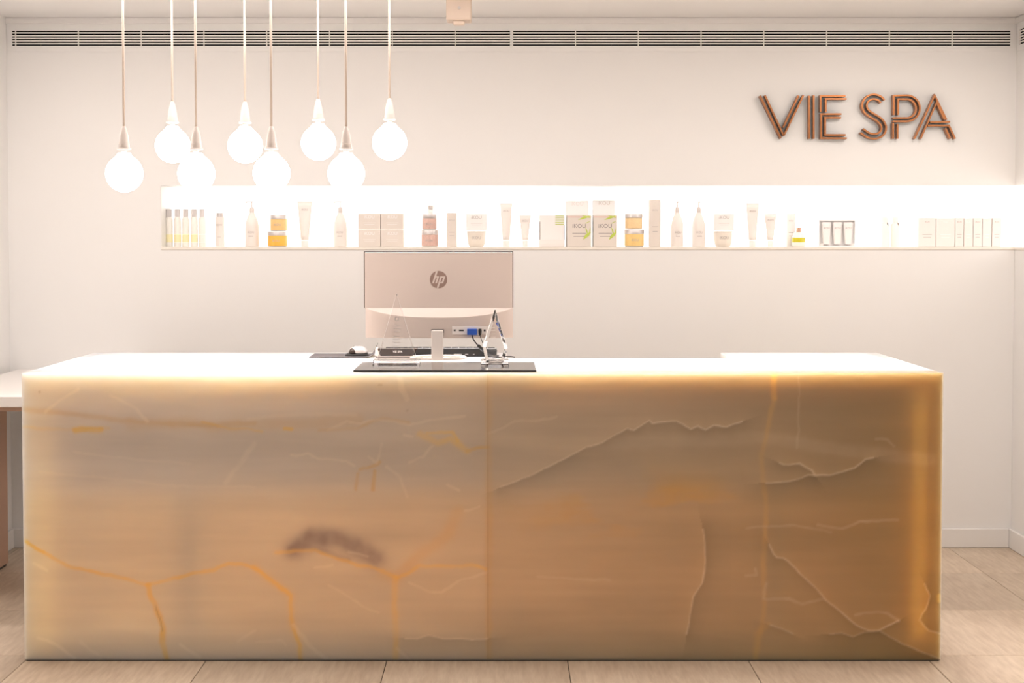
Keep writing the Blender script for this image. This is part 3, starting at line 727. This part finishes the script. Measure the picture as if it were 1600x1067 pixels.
# port bay
pz = lambda u, v: mloc(u, v)
def pbox(name, u0, v0, u1, v1, d0, d1, m, bv=0.0006, par=None):
    a = mloc(u0, v1); b = mloc(u1, v0)
    return box(name, a[0], b[0], YH - d1, YH - d0, a[1], b[1], m, par or mon, bv, 1)
bay = pbox('port_bay', 707, 508.5, 764, 521.5, 0.0, 0.0008, M['plastic_white'])
for (u0, v0, u1, v1) in ((709.6, 513.6, 712.4, 516.4), (717.6, 513.9, 725.2, 516.4), (756, 513.6, 759, 516.6)):
    pbox('port', u0, v0, u1, v1, 0.0008, 0.0014, M['black'], 0.0002)
pbox('blue_plug', 730.5, 512.3, 745.5, 521.6, 0.0015, 0.022, M['blue'], 0.001)
vp = mloc(750.5, 518)
pg = lathe('power_plug', [(0, 0), (.0035, 0), (.0055, .006), (.0062, .018), (.0055, .024), (0, .0245)], M['black'], mon, n=16)
pg.location = (vp[0], YH - .008, vp[1] - .011)
def mp3(u, v, y): a = mloc(u, v); return (a[0], y, a[1])
sm3 = lambda pts: [tuple(p) for p in smooth3(pts)]
def smooth3(pts, n=6):
    out = []; V3 = [Vector(p) for p in pts]
    for i in range(len(V3) - 1):
        p0, p1, p2, p3 = [V3[max(0, min(len(V3) - 1, j))] for j in (i - 1, i, i + 1, i + 2)]
        for k in range(n):
            t = k / n
            out.append(0.5 * ((2 * p1) + (p2 - p0) * t + (2 * p0 - 5 * p1 + 4 * p2 - p3) * t * t + (3 * p1 - p0 - 3 * p2 + p3) * t ** 3))
    return out + [V3[-1]]
tube('cable', smooth3([mp3(738, 521, -.052), mp3(740, 528, -.055), mp3(745.5, 536, -.05), mp3(753, 544, -.03), mp3(761, 553, 0.0), mp3(772, 556.8, .04), mp3(779, 557.5, .06)]), .0024, M['black'], mon)
fa, fb = mp3(747.5, 538, -.045), mp3(755.5, 547, -.022)
tube('ferrite_core', [fa, Vector(fa).lerp(Vector(fb), .08), Vector(fa).lerp(Vector(fb), .92), fb], [.004, .0058, .0058, .004], M['black'], mon, 12)
tube('cable', smooth3([mp3(750.5, 523.5, -.046), mp3(752.5, 529, -.046), mp3(755.5, 537, -.04), mp3(760, 548, -.02), mp3(768, 556.5, .03), mp3(779, 558, .05)]), .0013, M['black'], mon)
# stand column and wire foot
ca, cb = mloc(675, 513.5), mloc(693.6, 513.5)
box('column_socket', ca[0] - .0008, cb[0] + .0012, YH - .012, -.012, ca[1] - .012, ca[1], M['black'], mon, .0006, 1)
box('stand_column', ca[0], cb[0] - .0004, YH - .020, YH - .005, .0005, ca[1] - .0022, M['plastic_white'], mon, .003, 2)
cc_ = (ca[0] + cb[0]) / 2
ring = []
for k in range(49):
    a = 2 * math.pi * k / 48
    ring.append((cc_ + .098 * (abs(math.cos(a)) ** .7) * (1 if math.cos(a) >= 0 else -1), .035 + .068 * math.sin(a), .005))
tube('wire_foot', ring, .0045, M['plastic_white'], mon, 8)
box('foot_bridge', cc_ - .018, cc_ + .018, YH - .018, -.028, .0002, .0085, M['plastic_white'], mon, .0015, 1)

# keyboard lying with its back edge towards the front
k0, k1 = P(600, 557, 5.47), P(776, 557, 5.47)
kb = thing('keyboard', 'black keyboard seen edge-on behind the monitor stand', 'keyboard', ((k0.x + k1.x) / 2, 5.47, CT))
hwk = (k1.x - k0.x) / 2
bm = bmesh.new()
prof = [(0, .0006), (0, .030), (.004, .0325), (.135, .012), (.138, .0006)]
va = [bm.verts.new((-hwk, y, z)) for y, z in prof]; vb = [bm.verts.new((hwk, y, z)) for y, z in prof]
bm.faces.new(va); bm.faces.new(vb[::-1])
for k in range(5): bm.faces.new((va[k], vb[k], vb[(k + 1) % 5], va[(k + 1) % 5]))
bmesh.ops.recalc_face_normals(bm, faces=bm.faces)
bm_obj('body', bm, M['black'], kb)
for r_ in range(5):
    nk = 15
    for k in range(nk):
        x0 = -hwk + .006 + k * (2 * hwk - .012) / nk; y0 = .008 + r_ * .0235
        zk = .0323 - (y0 + .008) * .1565
        box('key', x0 + .0012, x0 + (2 * hwk - .012) / nk - .0012, y0, y0 + .019, zk - .001, zk + .0052, M['black'], kb)
for k, wk in ((0.62, .03), (0.72, .012), (0.79, .006)):
    box('badge', -hwk + 2 * hwk * k, -hwk + 2 * hwk * k + wk, -.0006, -.0001, .008, .0102, M['silver'], kb)

# card box and stacked cards
c0, c1 = CP(590, 561.2), CP(652, 561.2)
cy0 = c0.y
for k in range(3):
    dx = (-.004, .0, .004)[k]
    o = box('card_stack', c0.x - .008 + dx, c1.x + .018 + dx, cy0 + .004 * k, cy0 + .055, CT + .0006 + k * .0036, CT + .0038 + k * .0036, M['white_card'] if k != 1 else M['label_dark'], None, .0003, 1)
    tag(o, ['bottom thin white card bundle under the dark card box', 'middle dark thin bundle under the card box', 'top thin white bundle directly under the dark card box'][k], 'cards', 'thin bundles of cards under the card box')
zc0 = CT + .0006 + 3 * .0036
cw = (c1.x - c0.x)
cb_ = thing('card_holder', 'dark brown flared card box with white lettering left of the monitor stand', 'card holder', (c0.x, cy0 + .012, zc0))
M['brown_gloss'] = mat('dark_brown_box', (0.035, 0.018, 0.012), 0.25, noise=0.1)
prism('box_body', [(.010, .0), (cw * .88, .0), (cw, .0262), (-.001, .0262)], 0, .04, M['brown_gloss'], cb_, .0006)
prism('clear_end', [(-.012, .0), (.009, .0), (-.0025, .028), (-.009, .028)], .002, .038, M['etch'], cb_, .0004)
text_part('lettering', 'VIE SPA', cw * .50, -.0006, .0155, .0105, M['print_white'], cb_, bold=.0002)

# mouse mat with a lifted corner, mouse on it
mm0 = CP(483, 559.0); mm1 = CP(585, 559.0); ymf, ymb = mm0.y, CP(500, 553.6).y
bm = bmesh.new(); nxm, nym = 40, 10; G = []
for j in range(nym + 1):
    row = []
    for i in range(nxm + 1):
        tx, ty = i / nxm, j / nym
        x = mm0.x + (mm1.x - mm0.x) * tx; y = ymf + (ymb - ymf) * ty
        lift = .042 * max(0, (tx - .90) / .10) ** 1.4 * (0.25 + .75 * ty)
        row.append((x, y, CT + .0008 + lift))
    G.append(row)
lo = [[bm.verts.new(p) for p in r] for r in G]; hi = [[bm.verts.new((p[0], p[1], p[2] + .0028)) for p in r] for r in G]
for j in range(nym):
    for i in range(nxm):
        bm.faces.new((lo[j][i], lo[j + 1][i], lo[j + 1][i + 1], lo[j][i + 1])); bm.faces.new((hi[j][i], hi[j][i + 1], hi[j + 1][i + 1], hi[j + 1][i]))
for i in range(nxm):
    bm.faces.new((lo[0][i], lo[0][i + 1], hi[0][i + 1], hi[0][i])); bm.faces.new((lo[-1][i + 1], lo[-1][i], hi[-1][i], hi[-1][i + 1]))
for j in range(nym):
    bm.faces.new((lo[j + 1][0], lo[j][0], hi[j][0], hi[j + 1][0])); bm.faces.new((lo[j][-1], lo[j + 1][-1], hi[j + 1][-1], hi[j][-1]))
tag(bm_obj('mouse_mat', bm, M['grey_cloth']), 'grey cloth mouse mat with a curled right corner', 'mouse mat')
ms = P(558, 555, 5.47)
mo = thing('mouse', 'silver and black computer mouse on the grey mat', 'mouse', (ms.x, 5.47, CT + .0042))
def shell(name, rx, ry, z0, h, m, sq=2.4, flat=1.0, par=mo, x=0):
    bm = bmesh.new(); n = 28; rings = []
    for j in range(9):
        t = j / 8; r = math.cos(t * math.pi / 2) ** .75 if j < 8 else 0
        zz = z0 + h * math.sin(t * math.pi / 2)
        if j == 8: rings.append([bm.verts.new((x, 0, zz))]); break
        rings.append([bm.verts.new((x + rx * r * math.copysign(abs(math.cos(a)) ** (2 / sq), math.cos(a)), ry * r * math.copysign(abs(math.sin(a)) ** (2 / sq), math.sin(a)), zz)) for a in [2 * math.pi * k / n for k in range(n)]])
    for a, b in zip(rings, rings[1:]):
        for k in range(n):
            if len(b) == 1: bm.faces.new((a[k], a[(k + 1) % n], b[0]))
            else: bm.faces.new((a[k], a[(k + 1) % n], b[(k + 1) % n], b[k]))
    bm.faces.new(rings[0][::-1]); bmesh.ops.recalc_face_normals(bm, faces=bm.faces)
    o = bm_obj(name, bm, m, par)
    for p in o.data.polygons: p.use_smooth = True
    return o
shell('base', .046, .030, 0, .014, M['black'])
sh = shell('top_shell', .037, .027, .009, .026, M['silver'], x=.004)
sh2 = shell('button_inset', .021, .0275, .009, .0225, M['brown_gloss'], x=-.010)
tube('scroll_wheel', [(-.012, -.004, .0315), (-.012, .004, .0315)], .0035, M['black'], mo, 12)

# awards of clear crystal
aw = thing('award', 'tall slim clear glass triangle award on a clear base, left of the monitor stand', 'award')
b0, b1 = CP(582, 571), CP(656, 571)
aw.location = ((b0.x + b1.x) / 2, b0.y, PADZ)
hwb = (b1.x - b0.x) / 2; YA = b0.y + .03
def al(u, v): q = P(u, v, YA); return (q.x - aw.location.x, q.z - PADZ)
box('award_base', -hwb, hwb, 0, .06, .0002, .012, M['glass'], aw, .0015, 1)
prism('triangle', [al(590, 563.2), al(652, 563.2), al(620, 457)], .022, .036, M['glass'], aw, .0035)
tube('edge_glint', [(lambda q: (q[0], .0215, q[1]))(al(*p)) for p in ((590, 562), (605, 509.5), (620, 458), (636, 510), (652, 562))], .0007, M['etch'], aw, 5)  # pale tube paints the bright refracting edges of the triangle
for k, (v, n_) in enumerate(((508, .014), (513, .026), (518, .022), (525, .03), (530, .026), (535, .03))):
    x, z = al(620.5, v); box('etched_line', x - n_ / 2, x + n_ / 2, .0234, .0238, z - .0009, z + .0009, M['etch'], aw)
x, z = al(620.5, 498); lathe('etched_emblem', [(.005, 0), (.0075, 0), (.0075, .0005), (.005, .0005), (.005, 0)], M['etch'], aw, n=24, smooth=False).matrix_local = Matrix.Translation((x, .0238, z)) @ Matrix.Rotation(R(90), 4, 'X')

aw2 = thing('award', 'thick faceted clear crystal award on a clear base, right of the monitor stand', 'award')
b0, b1 = CP(751, 572), CP(795, 572)
aw2.location = ((b0.x + b1.x) / 2, b0.y, PADZ); YA2 = b0.y + .03
def al2(u, v): q = P(u, v, YA2); return (q.x - aw2.location.x, q.z - PADZ)
box('award_base', b0.x - aw2.location.x, b1.x - aw2.location.x, 0, .06, .0002, .014, M['glass'], aw2, .0015, 1)
outer = [al2(760, 566.5), al2(786, 566.5), al2(793.5, 545), al2(773.5, 482), al2(754, 541)]
ccx = sum(p[0] for p in outer) / 5; ccz = sum(p[1] for p in outer) / 5
inner = [(ccx + (x - ccx) * .74, ccz + (z - ccz) * .80 - .002) for x, z in outer]
bm = bmesh.new(); L4 = [[bm.verts.new((x, y, z)) for x, z in pp] for pp, y in ((inner, .010), (outer, .026), (outer, .036), (inner, .052))]
for a, b in zip(L4, L4[1:]):
    for k in range(5): bm.faces.new((a[k], a[(k + 1) % 5], b[(k + 1) % 5], b[k]))
bm.faces.new(L4[0][::-1]); bm.faces.new(L4[3]); bmesh.ops.recalc_face_normals(bm, faces=bm.faces)
bm_obj('crystal', bm, M['glass'], aw2)
tube('edge_glint', [(x, .0255, z) for x, z in (outer[0], outer[4], outer[3], outer[2], outer[1])], .0009, M['etch'], aw2, 5)  # painted glint along the crystal's edges, a pale tube
M['refr_blue'] = mat('painted_refraction_blue', (0.03, 0.06, 0.35), 0.3, noise=0.2)
M['refr_orange'] = mat('painted_refraction_orange', (0.85, 0.25, 0.05), 0.3, noise=0.2)
for (u, v, s_, m_) in ((776.5, 506, .0042, 'refr_blue'), (780.5, 515, .0042, 'refr_blue'), (780.6, 514.6, .0016, 'refr_orange'), (783.5, 523, .004, 'refr_blue'), (773.5, 500.5, .0022, 'peach')):  # opaque chips paint the crystal's coloured refraction on its front
    x, z = al2(u, v); o = prism('refraction_mark', [(x - s_, z + s_ * 1.5), (x + s_ * .1, z + s_ * 1.1), (x + s_ * .9, z - s_ * 1.5), (x - s_ * .2, z - s_ * .9)], .0090 - s_ * .05, .0096, M[m_], aw2)
for k, (v, n_) in enumerate(((511, .012), (516, .016), (521, .018), (526, .018))):
    x, z = al2(770.5, v); box('etched_line', x - n_ / 2, x + n_ / 2, .0090, .0095, z - .0006, z + .0006, M['etch'], aw2)
# loose cables beyond the crystal
for k, pts in enumerate((
    [(762, 545.5), (768, 546.5), (776, 545.8)], [(762, 549), (770, 548.6), (777, 547.5)], [(763, 552.5), (770, 555), (777, 556)], [(770, 557.2), (786, 556.3), (797, 556.8), (804, 558.6)])):
    y_ = 5.45 if k < 3 else 5.44
    w_ = [P(u, v, y_) for u, v in pts]
    if k == 3: w_ = [Vector((p.x, 5.39 + .01 * i, CT + .0025 + .003 * (1 if i in (1, 2) else 0))) for i, p in enumerate(w_)]
    o = tube('cable', smooth3(w_), .0022, M['black'])
    tag(o, ['thin black cable loop nearest the top behind the crystal award', 'second black cable behind the crystal award', 'lowest black cable bundle behind the crystal award', 'black cable end trailing on the counter right of the crystal award'][k], 'cable', 'loose black cables behind the crystal award')

# ---------------------------------------------------------------- products in the niche
YP = YW + 0.10
GRP = 'spa products in the lit niche'
KP = P(1000, 384, YP); KQ = P(1001, 384, YP); PX = KQ.x - KP.x      # metres per photograph pixel at the shelf
def sx(u): return P(u, 384, YP).x
def ph(v0, v1=384): return (v1 - v0) * PX
def pthing(name, u, label, cat, dy=0.0, z=ZS, grp=GRP):
    return thing(name, label, cat, (sx(u), YP + dy, z + .0004), grp)
def pump_bottle(u, wpx, label, side=-1, front=False, z=ZS):
    t = pthing('pump_bottle', u, label, 'bottle'); r = wpx * PX / 2
    h = ph(331)
    lathe('body', [(0, 0), (r * .97, 0), (r, .004), (r, h * .55), (r * .93, h * .70), (r * .72, h * .84), (r * .46, h * .95), (r * .40, h), (0, h)], M['bottle_white'], t)
    lathe('collar', [(0, h + .0003), (r * .34, h + .0003), (r * .34, h + .018), (r * .22, h + .026), (0, h + .0262)], M['bottle_cap'], t, n=20)
    ht = ph(313)
    tube('stem', [(0, 0, h + .0265), (0, 0, ht - .006)], .0026, M['bottle_white'], t)
    y = -.030 if front else 0; x = 0 if front else side * .030
    tube('nozzle', [(-x * .2, -y * .2, ht - .003), (x * .5, y * .5, ht - .003), (x, y, ht - .006)], .0034, M['bottle_white'], t)
    box('print', -r * .35, r * .35, -r - .0006, -r - .0002, h * .30, h * .32, M['label_grey'], t)
    text_part('lettering', 'iKOU', 0, -r - .0004, h * .42, .013, M['label_grey'], t)
    return t
def tube_pack(u, wt, wb, vt, label):
    t = pthing('cream_tube', u, label, 'tube'); H = ph(vt); a, b = wt * PX / 2, wb * PX / 2
    bm = bmesh.new(); n = 20; rings = []
    for j in range(9):
        s = j / 8; z = .030 + (H - .030) * s; rx = b * 1.04 + (a - b * 1.04) * s; ry = b * (1 - s) + .0012 * s
        rings.append([bm.verts.new((rx * math.cos(2 * math.pi * k / n), ry * math.sin(2 * math.pi * k / n), z)) for k in range(n)])
    for p, q in zip(rings, rings[1:]):
        for k in range(n): bm.faces.new((p[k], p[(k + 1) % n], q[(k + 1) % n], q[k]))
    bm.faces.new(rings[0][::-1]); bm.faces.new(rings[-1]); bmesh.ops.recalc_face_normals(bm, faces=bm.faces)
    o = bm_obj('body', bm, M['bottle_white'], t)
    for p in o.data.polygons: p.use_smooth = True
    lathe('cap', [(0, 0), (b * .95, 0), (b, .002), (b, .028), (0, .0285)], M['card_pale'], t, n=24)
    text_part('lettering', 'iKOU', 0, -b * .35 - .0012, H * .82, .012, M['label_grey'], t)
    return t
def jar(u, v0, v1, wpx, label, content, z, lid='silver', letters=True):
    t = pthing('jar', u, label, 'jar', z=z); r = wpx * PX / 2; H = (v1 - v0) * PX; hl = H * .24
    hb = H - hl
    lathe('contents', [(0, .004), (r * .95, .004), (r * .97, .008), (r * .97, hb - .003), (0, hb - .003)], M[content], t)
    lathe('base', [(0, 0), (r * .9, 0), (r, .0035), (0, .0038)], M['jar_wall'], t)
    lathe('lid', [(0, hb - .0028), (r * .96, hb - .0028), (r, hb - .001), (r, H - .003), (r * .96, H), (0, H)], M[lid], t)
    if letters: text_part('lettering', 'iKOU', 0, -r * .97 - .0012, hb * .5, .014, M['label_grey'], t)
    return t
def carton(u0, u1, v0, label, m='white_card', z=ZS, v1=384, dy=0.0, dep=.06, letters=True, lm='label_grey', name='carton', size=None, vtext=None):
    t = thing(name, label, 'box', ((sx(u0) + sx(u1)) / 2, YP + dy, z + .0004), GRP)
    hw_ = (sx(u1) - sx(u0)) / 2 - .0006; H = (v1 - v0) * PX - .0006
    box('box_body', -hw_, hw_, -dep / 2, dep / 2, 0, H, M[m], t, .0008, 1)
    if letters:
        text_part('lettering', 'iKOU', 0, -dep / 2 - .0004, (vtext if vtext else H * .78), size or min(.02, hw_ * .62), M[lm], t)
        box('print_line', -hw_ * .55, hw_ * .55, -dep / 2 - .0005, -dep / 2 - .0001, H * .42, H * .435, M[lm], t)
        if H > .05: box('print_line', -hw_ * .45, hw_ * .45, -dep / 2 - .0005, -dep / 2 - .0001, H * .32, H * .335, M[lm], t)
    return t
# five small oil bottles with ridged silver caps
olab = ['clear oil bottle with silver cap at the far left end of the niche', 'second clear oil bottle from the left end of the niche', 'third clear oil bottle from the left end of the niche', 'fourth clear oil bottle from the left end of the niche', 'fifth clear oil bottle, the one beside the slim white bottle']
M['clear_pale'] = mat('frosted_pale_glass', (0.93, 0.90, 0.84), 0.2, noise=0.01)
for k, u in enumerate((264.5, 277.5, 290.5, 303.5, 316)):
    t = pthing('oil_bottle', u, olab[k], 'bottle'); r = 5.8 * PX; h = ph(337)
    lathe('body', [(0, 0), (r, 0), (r, .02), (0, .02)], M['clear_pale'], t, n=20)
    lathe('oil', [(0, .0203), (r, .0203), (r, .056), (0, .056)], M['oil' if k < 4 else 'clear_pale'], t, n=20)
    lathe('shoulder', [(0, .0563), (r, .0563), (r, h - .012), (r * .7, h - .002), (0, h - .002)], M['clear_pale'], t, n=20)
    bm = bmesh.new(); nn2 = 16
    for q in range(nn2):
        a = 2 * math.pi * q / nn2
        add_tube(bm, [(r * .62 * math.cos(a), r * .62 * math.sin(a), h - .0015), (r * .62 * math.cos(a), r * .62 * math.sin(a), h + .034)], .0022, 6)
    add_lathe(bm, [(0, h - .0017), (r * .6, h - .0017), (r * .6, h + .035), (0, h + .035)], n=16)
    bm_obj('ridged_cap', bm, M['pale_silver'], t)
t = pthing('slim_bottle', 344, 'slim cylindrical white bottle with small silver cap', 'bottle'); r = 7.2 * PX
lathe('body', [(0, 0), (r, 0), (r, ph(338)), (r * .9, ph(337.5)), (0, ph(337.5))], M['bottle_white'], t)
lathe('cap', [(0, ph(337.4)), (r * .8, ph(337.4)), (r * .8, ph(331)), (0, ph(331))], M['silver'], t)
text_part('lettering', 'iKOU', 0, -r - .0004, ph(350), .011, M['label_grey'], t)
box('print_line', -.007, .007, -r - .0006, -r - .0002, ph(369), ph(368.4), M['label_grey'], t)
pump_bottle(394, 22, 'white pump bottle directly left of the orange jars')
z = ZS + ph(360) + .001
jar(433.5, 360, 384, 31, 'wide jar of bright orange scrub, lower of its stack', 'orange', ZS)
jar(435.5, 333, 358.5, 27, 'smaller jar of apricot orange scrub on the wider jar', 'orange_pale', z)
tube_pack(476.5, 23, 12, 313.5, 'tall pale cream tube between the orange jars and a pump bottle')
pump_bottle(532, 21, 'white pump bottle left of the four stacked cartons')
zq = ZS + ph(357.5) + .0004
carton(560.5, 595.6, 357.5, 'lower left carton of the block of four above the monitor', 'beige_card', lm='print_white')
carton(596, 631, 357.5, 'lower right carton of the block of four above the monitor', 'beige_card', lm='print_white')
carton(560.5, 595.6, 332.5, 'upper left carton of the block of four above the monitor', 'beige_card', z=zq, v1=357.5, lm='print_white')
carton(596, 631, 332.5, 'upper right carton of the block of four above the monitor', 'beige_card', z=zq, v1=357.5, lm='print_white')
jar(671.5, 358, 384, 27, 'jar of pink salts, lower of the stack above the monitor logo', 'pink_salt', ZS)
jar(671, 333, 357.5, 23, 'smaller jar of pink salts, upper of the stack above the monitor logo', 'pink_salt', ZS + ph(358) + .001)
t = pthing('small_vial', 673, 'tiny clear vial with grey cap on the topmost pink salt jar', 'bottle', z=ZS + ph(358) + ph(333, 357.5) + .002)
lathe('body', [(0, 0), (.012, 0), (.012, .018), (.010, .021), (0, .021)], M['clear_pale'], t, n=20)
lathe('cap', [(0, .0213), (.0125, .0213), (.0125, .038), (0, .038)], M['bottle_cap'], t, n=20)
carton(698.5, 714, 331, 'tall narrow carton right of the pink salt jars', 'beige_card', size=.010)
def pot(u, label):
    t = pthing('candle_pot', u, label, 'pot'); r = 15 * PX; h = ph(361)
    lathe('bowl', [(0, 0), (r * .72, 0), (r * .86, .010), (r * .97, h * .55), (r, h), (r * .92, h), (r * .88, h * .6), (0, h * .55)], M['cream_pot'], t)
    lathe('lid', [(0, h + .0004), (r * 1.03, h + .0004), (r * 1.03, h + .005), (0, h + .006)], M['card_pale'], t)
    text_part('lettering', 'iKOU', 0, -r * .97 - .002, h * .6, .018, M['label_grey'], t)
    return ZS + h + .0074
zp = pot(744.5, 'round cream pot under a white box, left of the middle tubes')
carton(728.5, 761, 333, 'white box resting on the cream pot, left of the middle tubes', 'card_pale', z=zp, v1=358.5)
tube_pack(791, 19, 11, 316, 'tall narrow cream tube left of the green printed boxes')
tube_pack(820.5, 18, 9, 335, 'short cream tube beside the green printed boxes')
# green printed gift boxes
def leafy(t, hw_, H, dep):
    bm = bmesh.new(); y = -dep / 2; ln = [0]
    def leaf(x0, z0, x1, z1, wd):
        d = Vector((x1 - x0, z1 - z0)); n = Vector((-d.y, d.x)).normalized() * wd; pts = []
        for k in range(9): tt = k / 8; w_ = math.sin(math.pi * tt); pts.append((x0 + d.x * tt + n.x * w_, z0 + d.y * tt + n.y * w_))
        for k in range(7, 0, -1): tt = k / 8; w_ = math.sin(math.pi * tt); pts.append((x0 + d.x * tt - n.x * w_ * .5, z0 + d.y * tt - n.y * w_ * .5))
        ln[0] += 1; add_prism(bm, pts, y - .0007 - .00008 * ln[0], y - .0002)
    leaf(-hw_ * .1, H * .84, hw_ * .95, H * .965, .006); leaf(hw_ * .2, H * .97, hw_ * .97, H * .90, .004)
    leaf(hw_ * .45, H * .72, hw_ * .93, H * .80, .002)
    leaf(hw_ * .33, H * .22, hw_ * .95, H * .46, .009); leaf(hw_ * .5, H * .62, hw_ * .72, H * .34, .0035); leaf(hw_ * .9, H * .62, hw_ * .75, H * .30, .003)
    bmesh.ops.recalc_face_normals(bm, faces=bm.faces)
    bm_obj('leaf_print', bm, M['green'], t)
    box('ribbon_line', -hw_ * .98, hw_ * .98, y - .0005, y - .0001, H * .925, H * .945, M['pink_print'], t)
for (u0, u1, v0, lab) in ((885, 923.5, 334.5, 'left of the two facing gift boxes with green leaf print'), (926, 963.5, 334.5, 'right of the two facing gift boxes with green leaf print')):
    t = carton(u0, u1, v0, lab, 'beige_card', dep=.07, letters=True, lm='label_dark', size=.026, vtext=ph(352), name='gift_box')
    leafy(t, (sx(u1) - sx(u0)) / 2, ph(v0), .07)
t = carton(842.5, 882, 334.5, 'open pale gift box with faint green print beside the short tube', 'card_pale', dep=.07, letters=False, name='gift_box')
hw_ = (sx(882) - sx(842.5)) / 2
box('front_flap', -hw_ * .98, hw_ * .98, -.046, -.036, 0, ph(373), M['white_card'], t, .0006, 1)
box('slot', -hw_ + .001, -hw_ + .004, -.0362, -.0352, ph(373), ph(345), M['label_dark'], t)
box('slot', hw_ - .004, hw_ - .001, -.0362, -.0352, ph(383), ph(350), M['label_dark'], t)
bm = bmesh.new()
for q in range(6):
    zz = ph(336 + q * 2.6); add_box(bm, hw_ * .25, hw_ * .92, -.0362, -.0352, zz - .0016, zz + .0012)
bm_obj('leaf_print', bm, M['green'], t)
t1 = carton(884, 921, 312, 'pale tall box standing behind the left leaf print gift box', 'print_white', dy=.072, lm='white_card', size=.024, vtext=ph(317))
t2 = carton(927, 962, 311, 'pale tall box standing behind the right leaf print gift box', 'print_white', dy=.072, lm='beige_card', size=.024, vtext=ph(316))
jar(991, 357, 384, 31, 'wide jar of golden balm, lower of the stack right of the gift boxes', 'amber', ZS)
jar(990, 332.5, 356.5, 28, 'jar of pale peach balm, upper of the stack right of the gift boxes', 'peach', ZS + ph(357) + .001, letters=False)
carton(1014, 1031, 311, 'tallest narrow carton, right of the golden balm jars', 'beige_card', size=.011)
pump_bottle(1058, 20, 'left one of the twin white pump bottles with dark collars', front=True)
pump_bottle(1091.5, 21, 'right one of the twin white pump bottles with dark collars', front=True)
zp = pot(1129.5, 'round cream pot under a white box, right of the twin pump bottles')
carton(1114, 1145.5, 333, 'white box resting on the cream pot, right of the twin pump bottles', 'card_pale', z=zp, v1=358.5)
tube_pack(1175.5, 20, 11, 316, 'tall cream tube under the letter V')
tube_pack(1203.5, 19, 9, 333, 'short cream tube just right of the tall tube under the letter V')
carton(1231, 1245, 332, 'slim white box standing behind the green-gold diffuser bottle', 'card_pale', dy=.06, size=.009)
t = pthing('diffuser_bottle', 1248, 'squat bottle of green-gold oil with copper cap', 'bottle'); r = 10.5 * PX
M['copper_cap'] = mat('copper_cap', (0.66, 0.42, 0.32), 0.35, 0.7, noise=0.1)
lathe('base', [(0, 0), (r * .85, 0), (r, .006), (r, .020), (0, .020)], M['clear_pale'], t)
lathe('oil', [(0, .0203), (r, .0203), (r, .041), (0, .041)], M['oil_green'], t)
lathe('shoulder', [(0, .0413), (r, .0413), (r * .8, ph(363)), (r * .4, ph(361.4)), (0, ph(361.4))], M['clear_pale'], t)
lathe('cap', [(0, ph(361.3)), (r * .4, ph(361.3)), (r * .4, ph(354)), (0, ph(354))], M['copper_cap'], t, n=20)
# boxed set of small tubes
t = thing('gift_set', 'shallow display box holding three small white tubes', 'gift set', (sx(1307.5), YP, ZS + .0004), GRP)
hw_ = 28.3 * PX; H = ph(341.5)
bm = bmesh.new(); add_box(bm, -hw_, hw_, .012, .016, 0, H); add_box(bm, -hw_, hw_, -.02, .012, 0, .004); add_box(bm, -hw_, hw_, -.003, .012, H - .006, H); add_box(bm, -hw_, -hw_ + .002, -.003, .012, .004, H - .006); add_box(bm, hw_ - .002, hw_, -.003, .012, .004, H - .006)
bm_obj('tray', bm, M['print_white'], t)
for q, du in enumerate((-17, 0, 17)):
    bm = bmesh.new(); x = du * PX
    add_prism(bm, [(x - .014, .010), (x + .014, .010), (x + .021, H - .013), (x - .021, H - .013)], -.012, .006)
    bmesh.ops.recalc_face_normals(bm, faces=bm.faces); bmesh.ops.bevel(bm, geom=list(bm.edges), offset=.003, segments=2, affect='EDGES')
    bm_obj('small_tube', bm, M['card_pale'], t)
    text_part('lettering', 'iKOU', x, -.0124, H * .68, .012, M['label_grey'], t)
box('corner_label', -hw_ + .004, -hw_ + .018, -.0195, -.019, .0045, .016, M['white_card'], t); box('corner_label', hw_ - .018, hw_ - .004, -.0195, -.019, .0045, .016, M['white_card'], t)
for k, (u, lab) in enumerate(((1382, 'left one of a pair of slim clear white bottles with grey nozzles'), (1398.5, 'right one of a pair of slim clear white bottles with grey nozzles'))):
    t = pthing('slim_bottle', u, lab, 'bottle'); r = 7 * PX
    lathe('body', [(0, 0), (r, 0), (r, ph(350)), (r * .8, ph(347.5)), (0, ph(347.5))], M['clear_pale'], t)
    lathe('cap', [(0, ph(347.4)), (r * .7, ph(347.4)), (r * .7, ph(338)), (0, ph(338))], M['card_pale'], t)
    box('nozzle', r * .32, r * .56, -r * .9, -r * .72, ph(351.5), ph(346.5), M['label_dark'], t)
rowb = [(1432, 1459, 'wide carton at the left end of the row of slim cartons'), (1459.4, 1488.6, 'second carton of the slim row, with pale band'), (1489, 1502.3, 'third carton of the slim row near the right wall'),
        (1502.7, 1516.7, 'fourth carton of the slim row near the right wall'), (1517.1, 1531, 'fifth carton of the slim row near the right wall'), (1531.5, 1546, 'sixth carton of the slim row, last but one'), (1546.5, 1561, 'last carton of the slim row, nearest the right wall')]
for k, (u0, u1, lab) in enumerate(rowb):
    carton(u0, u1, 339 + (k % 2) * .4, lab, 'white_card', size=.009, lm='print_white' if k % 2 else 'label_grey', vtext=ph(345.5))
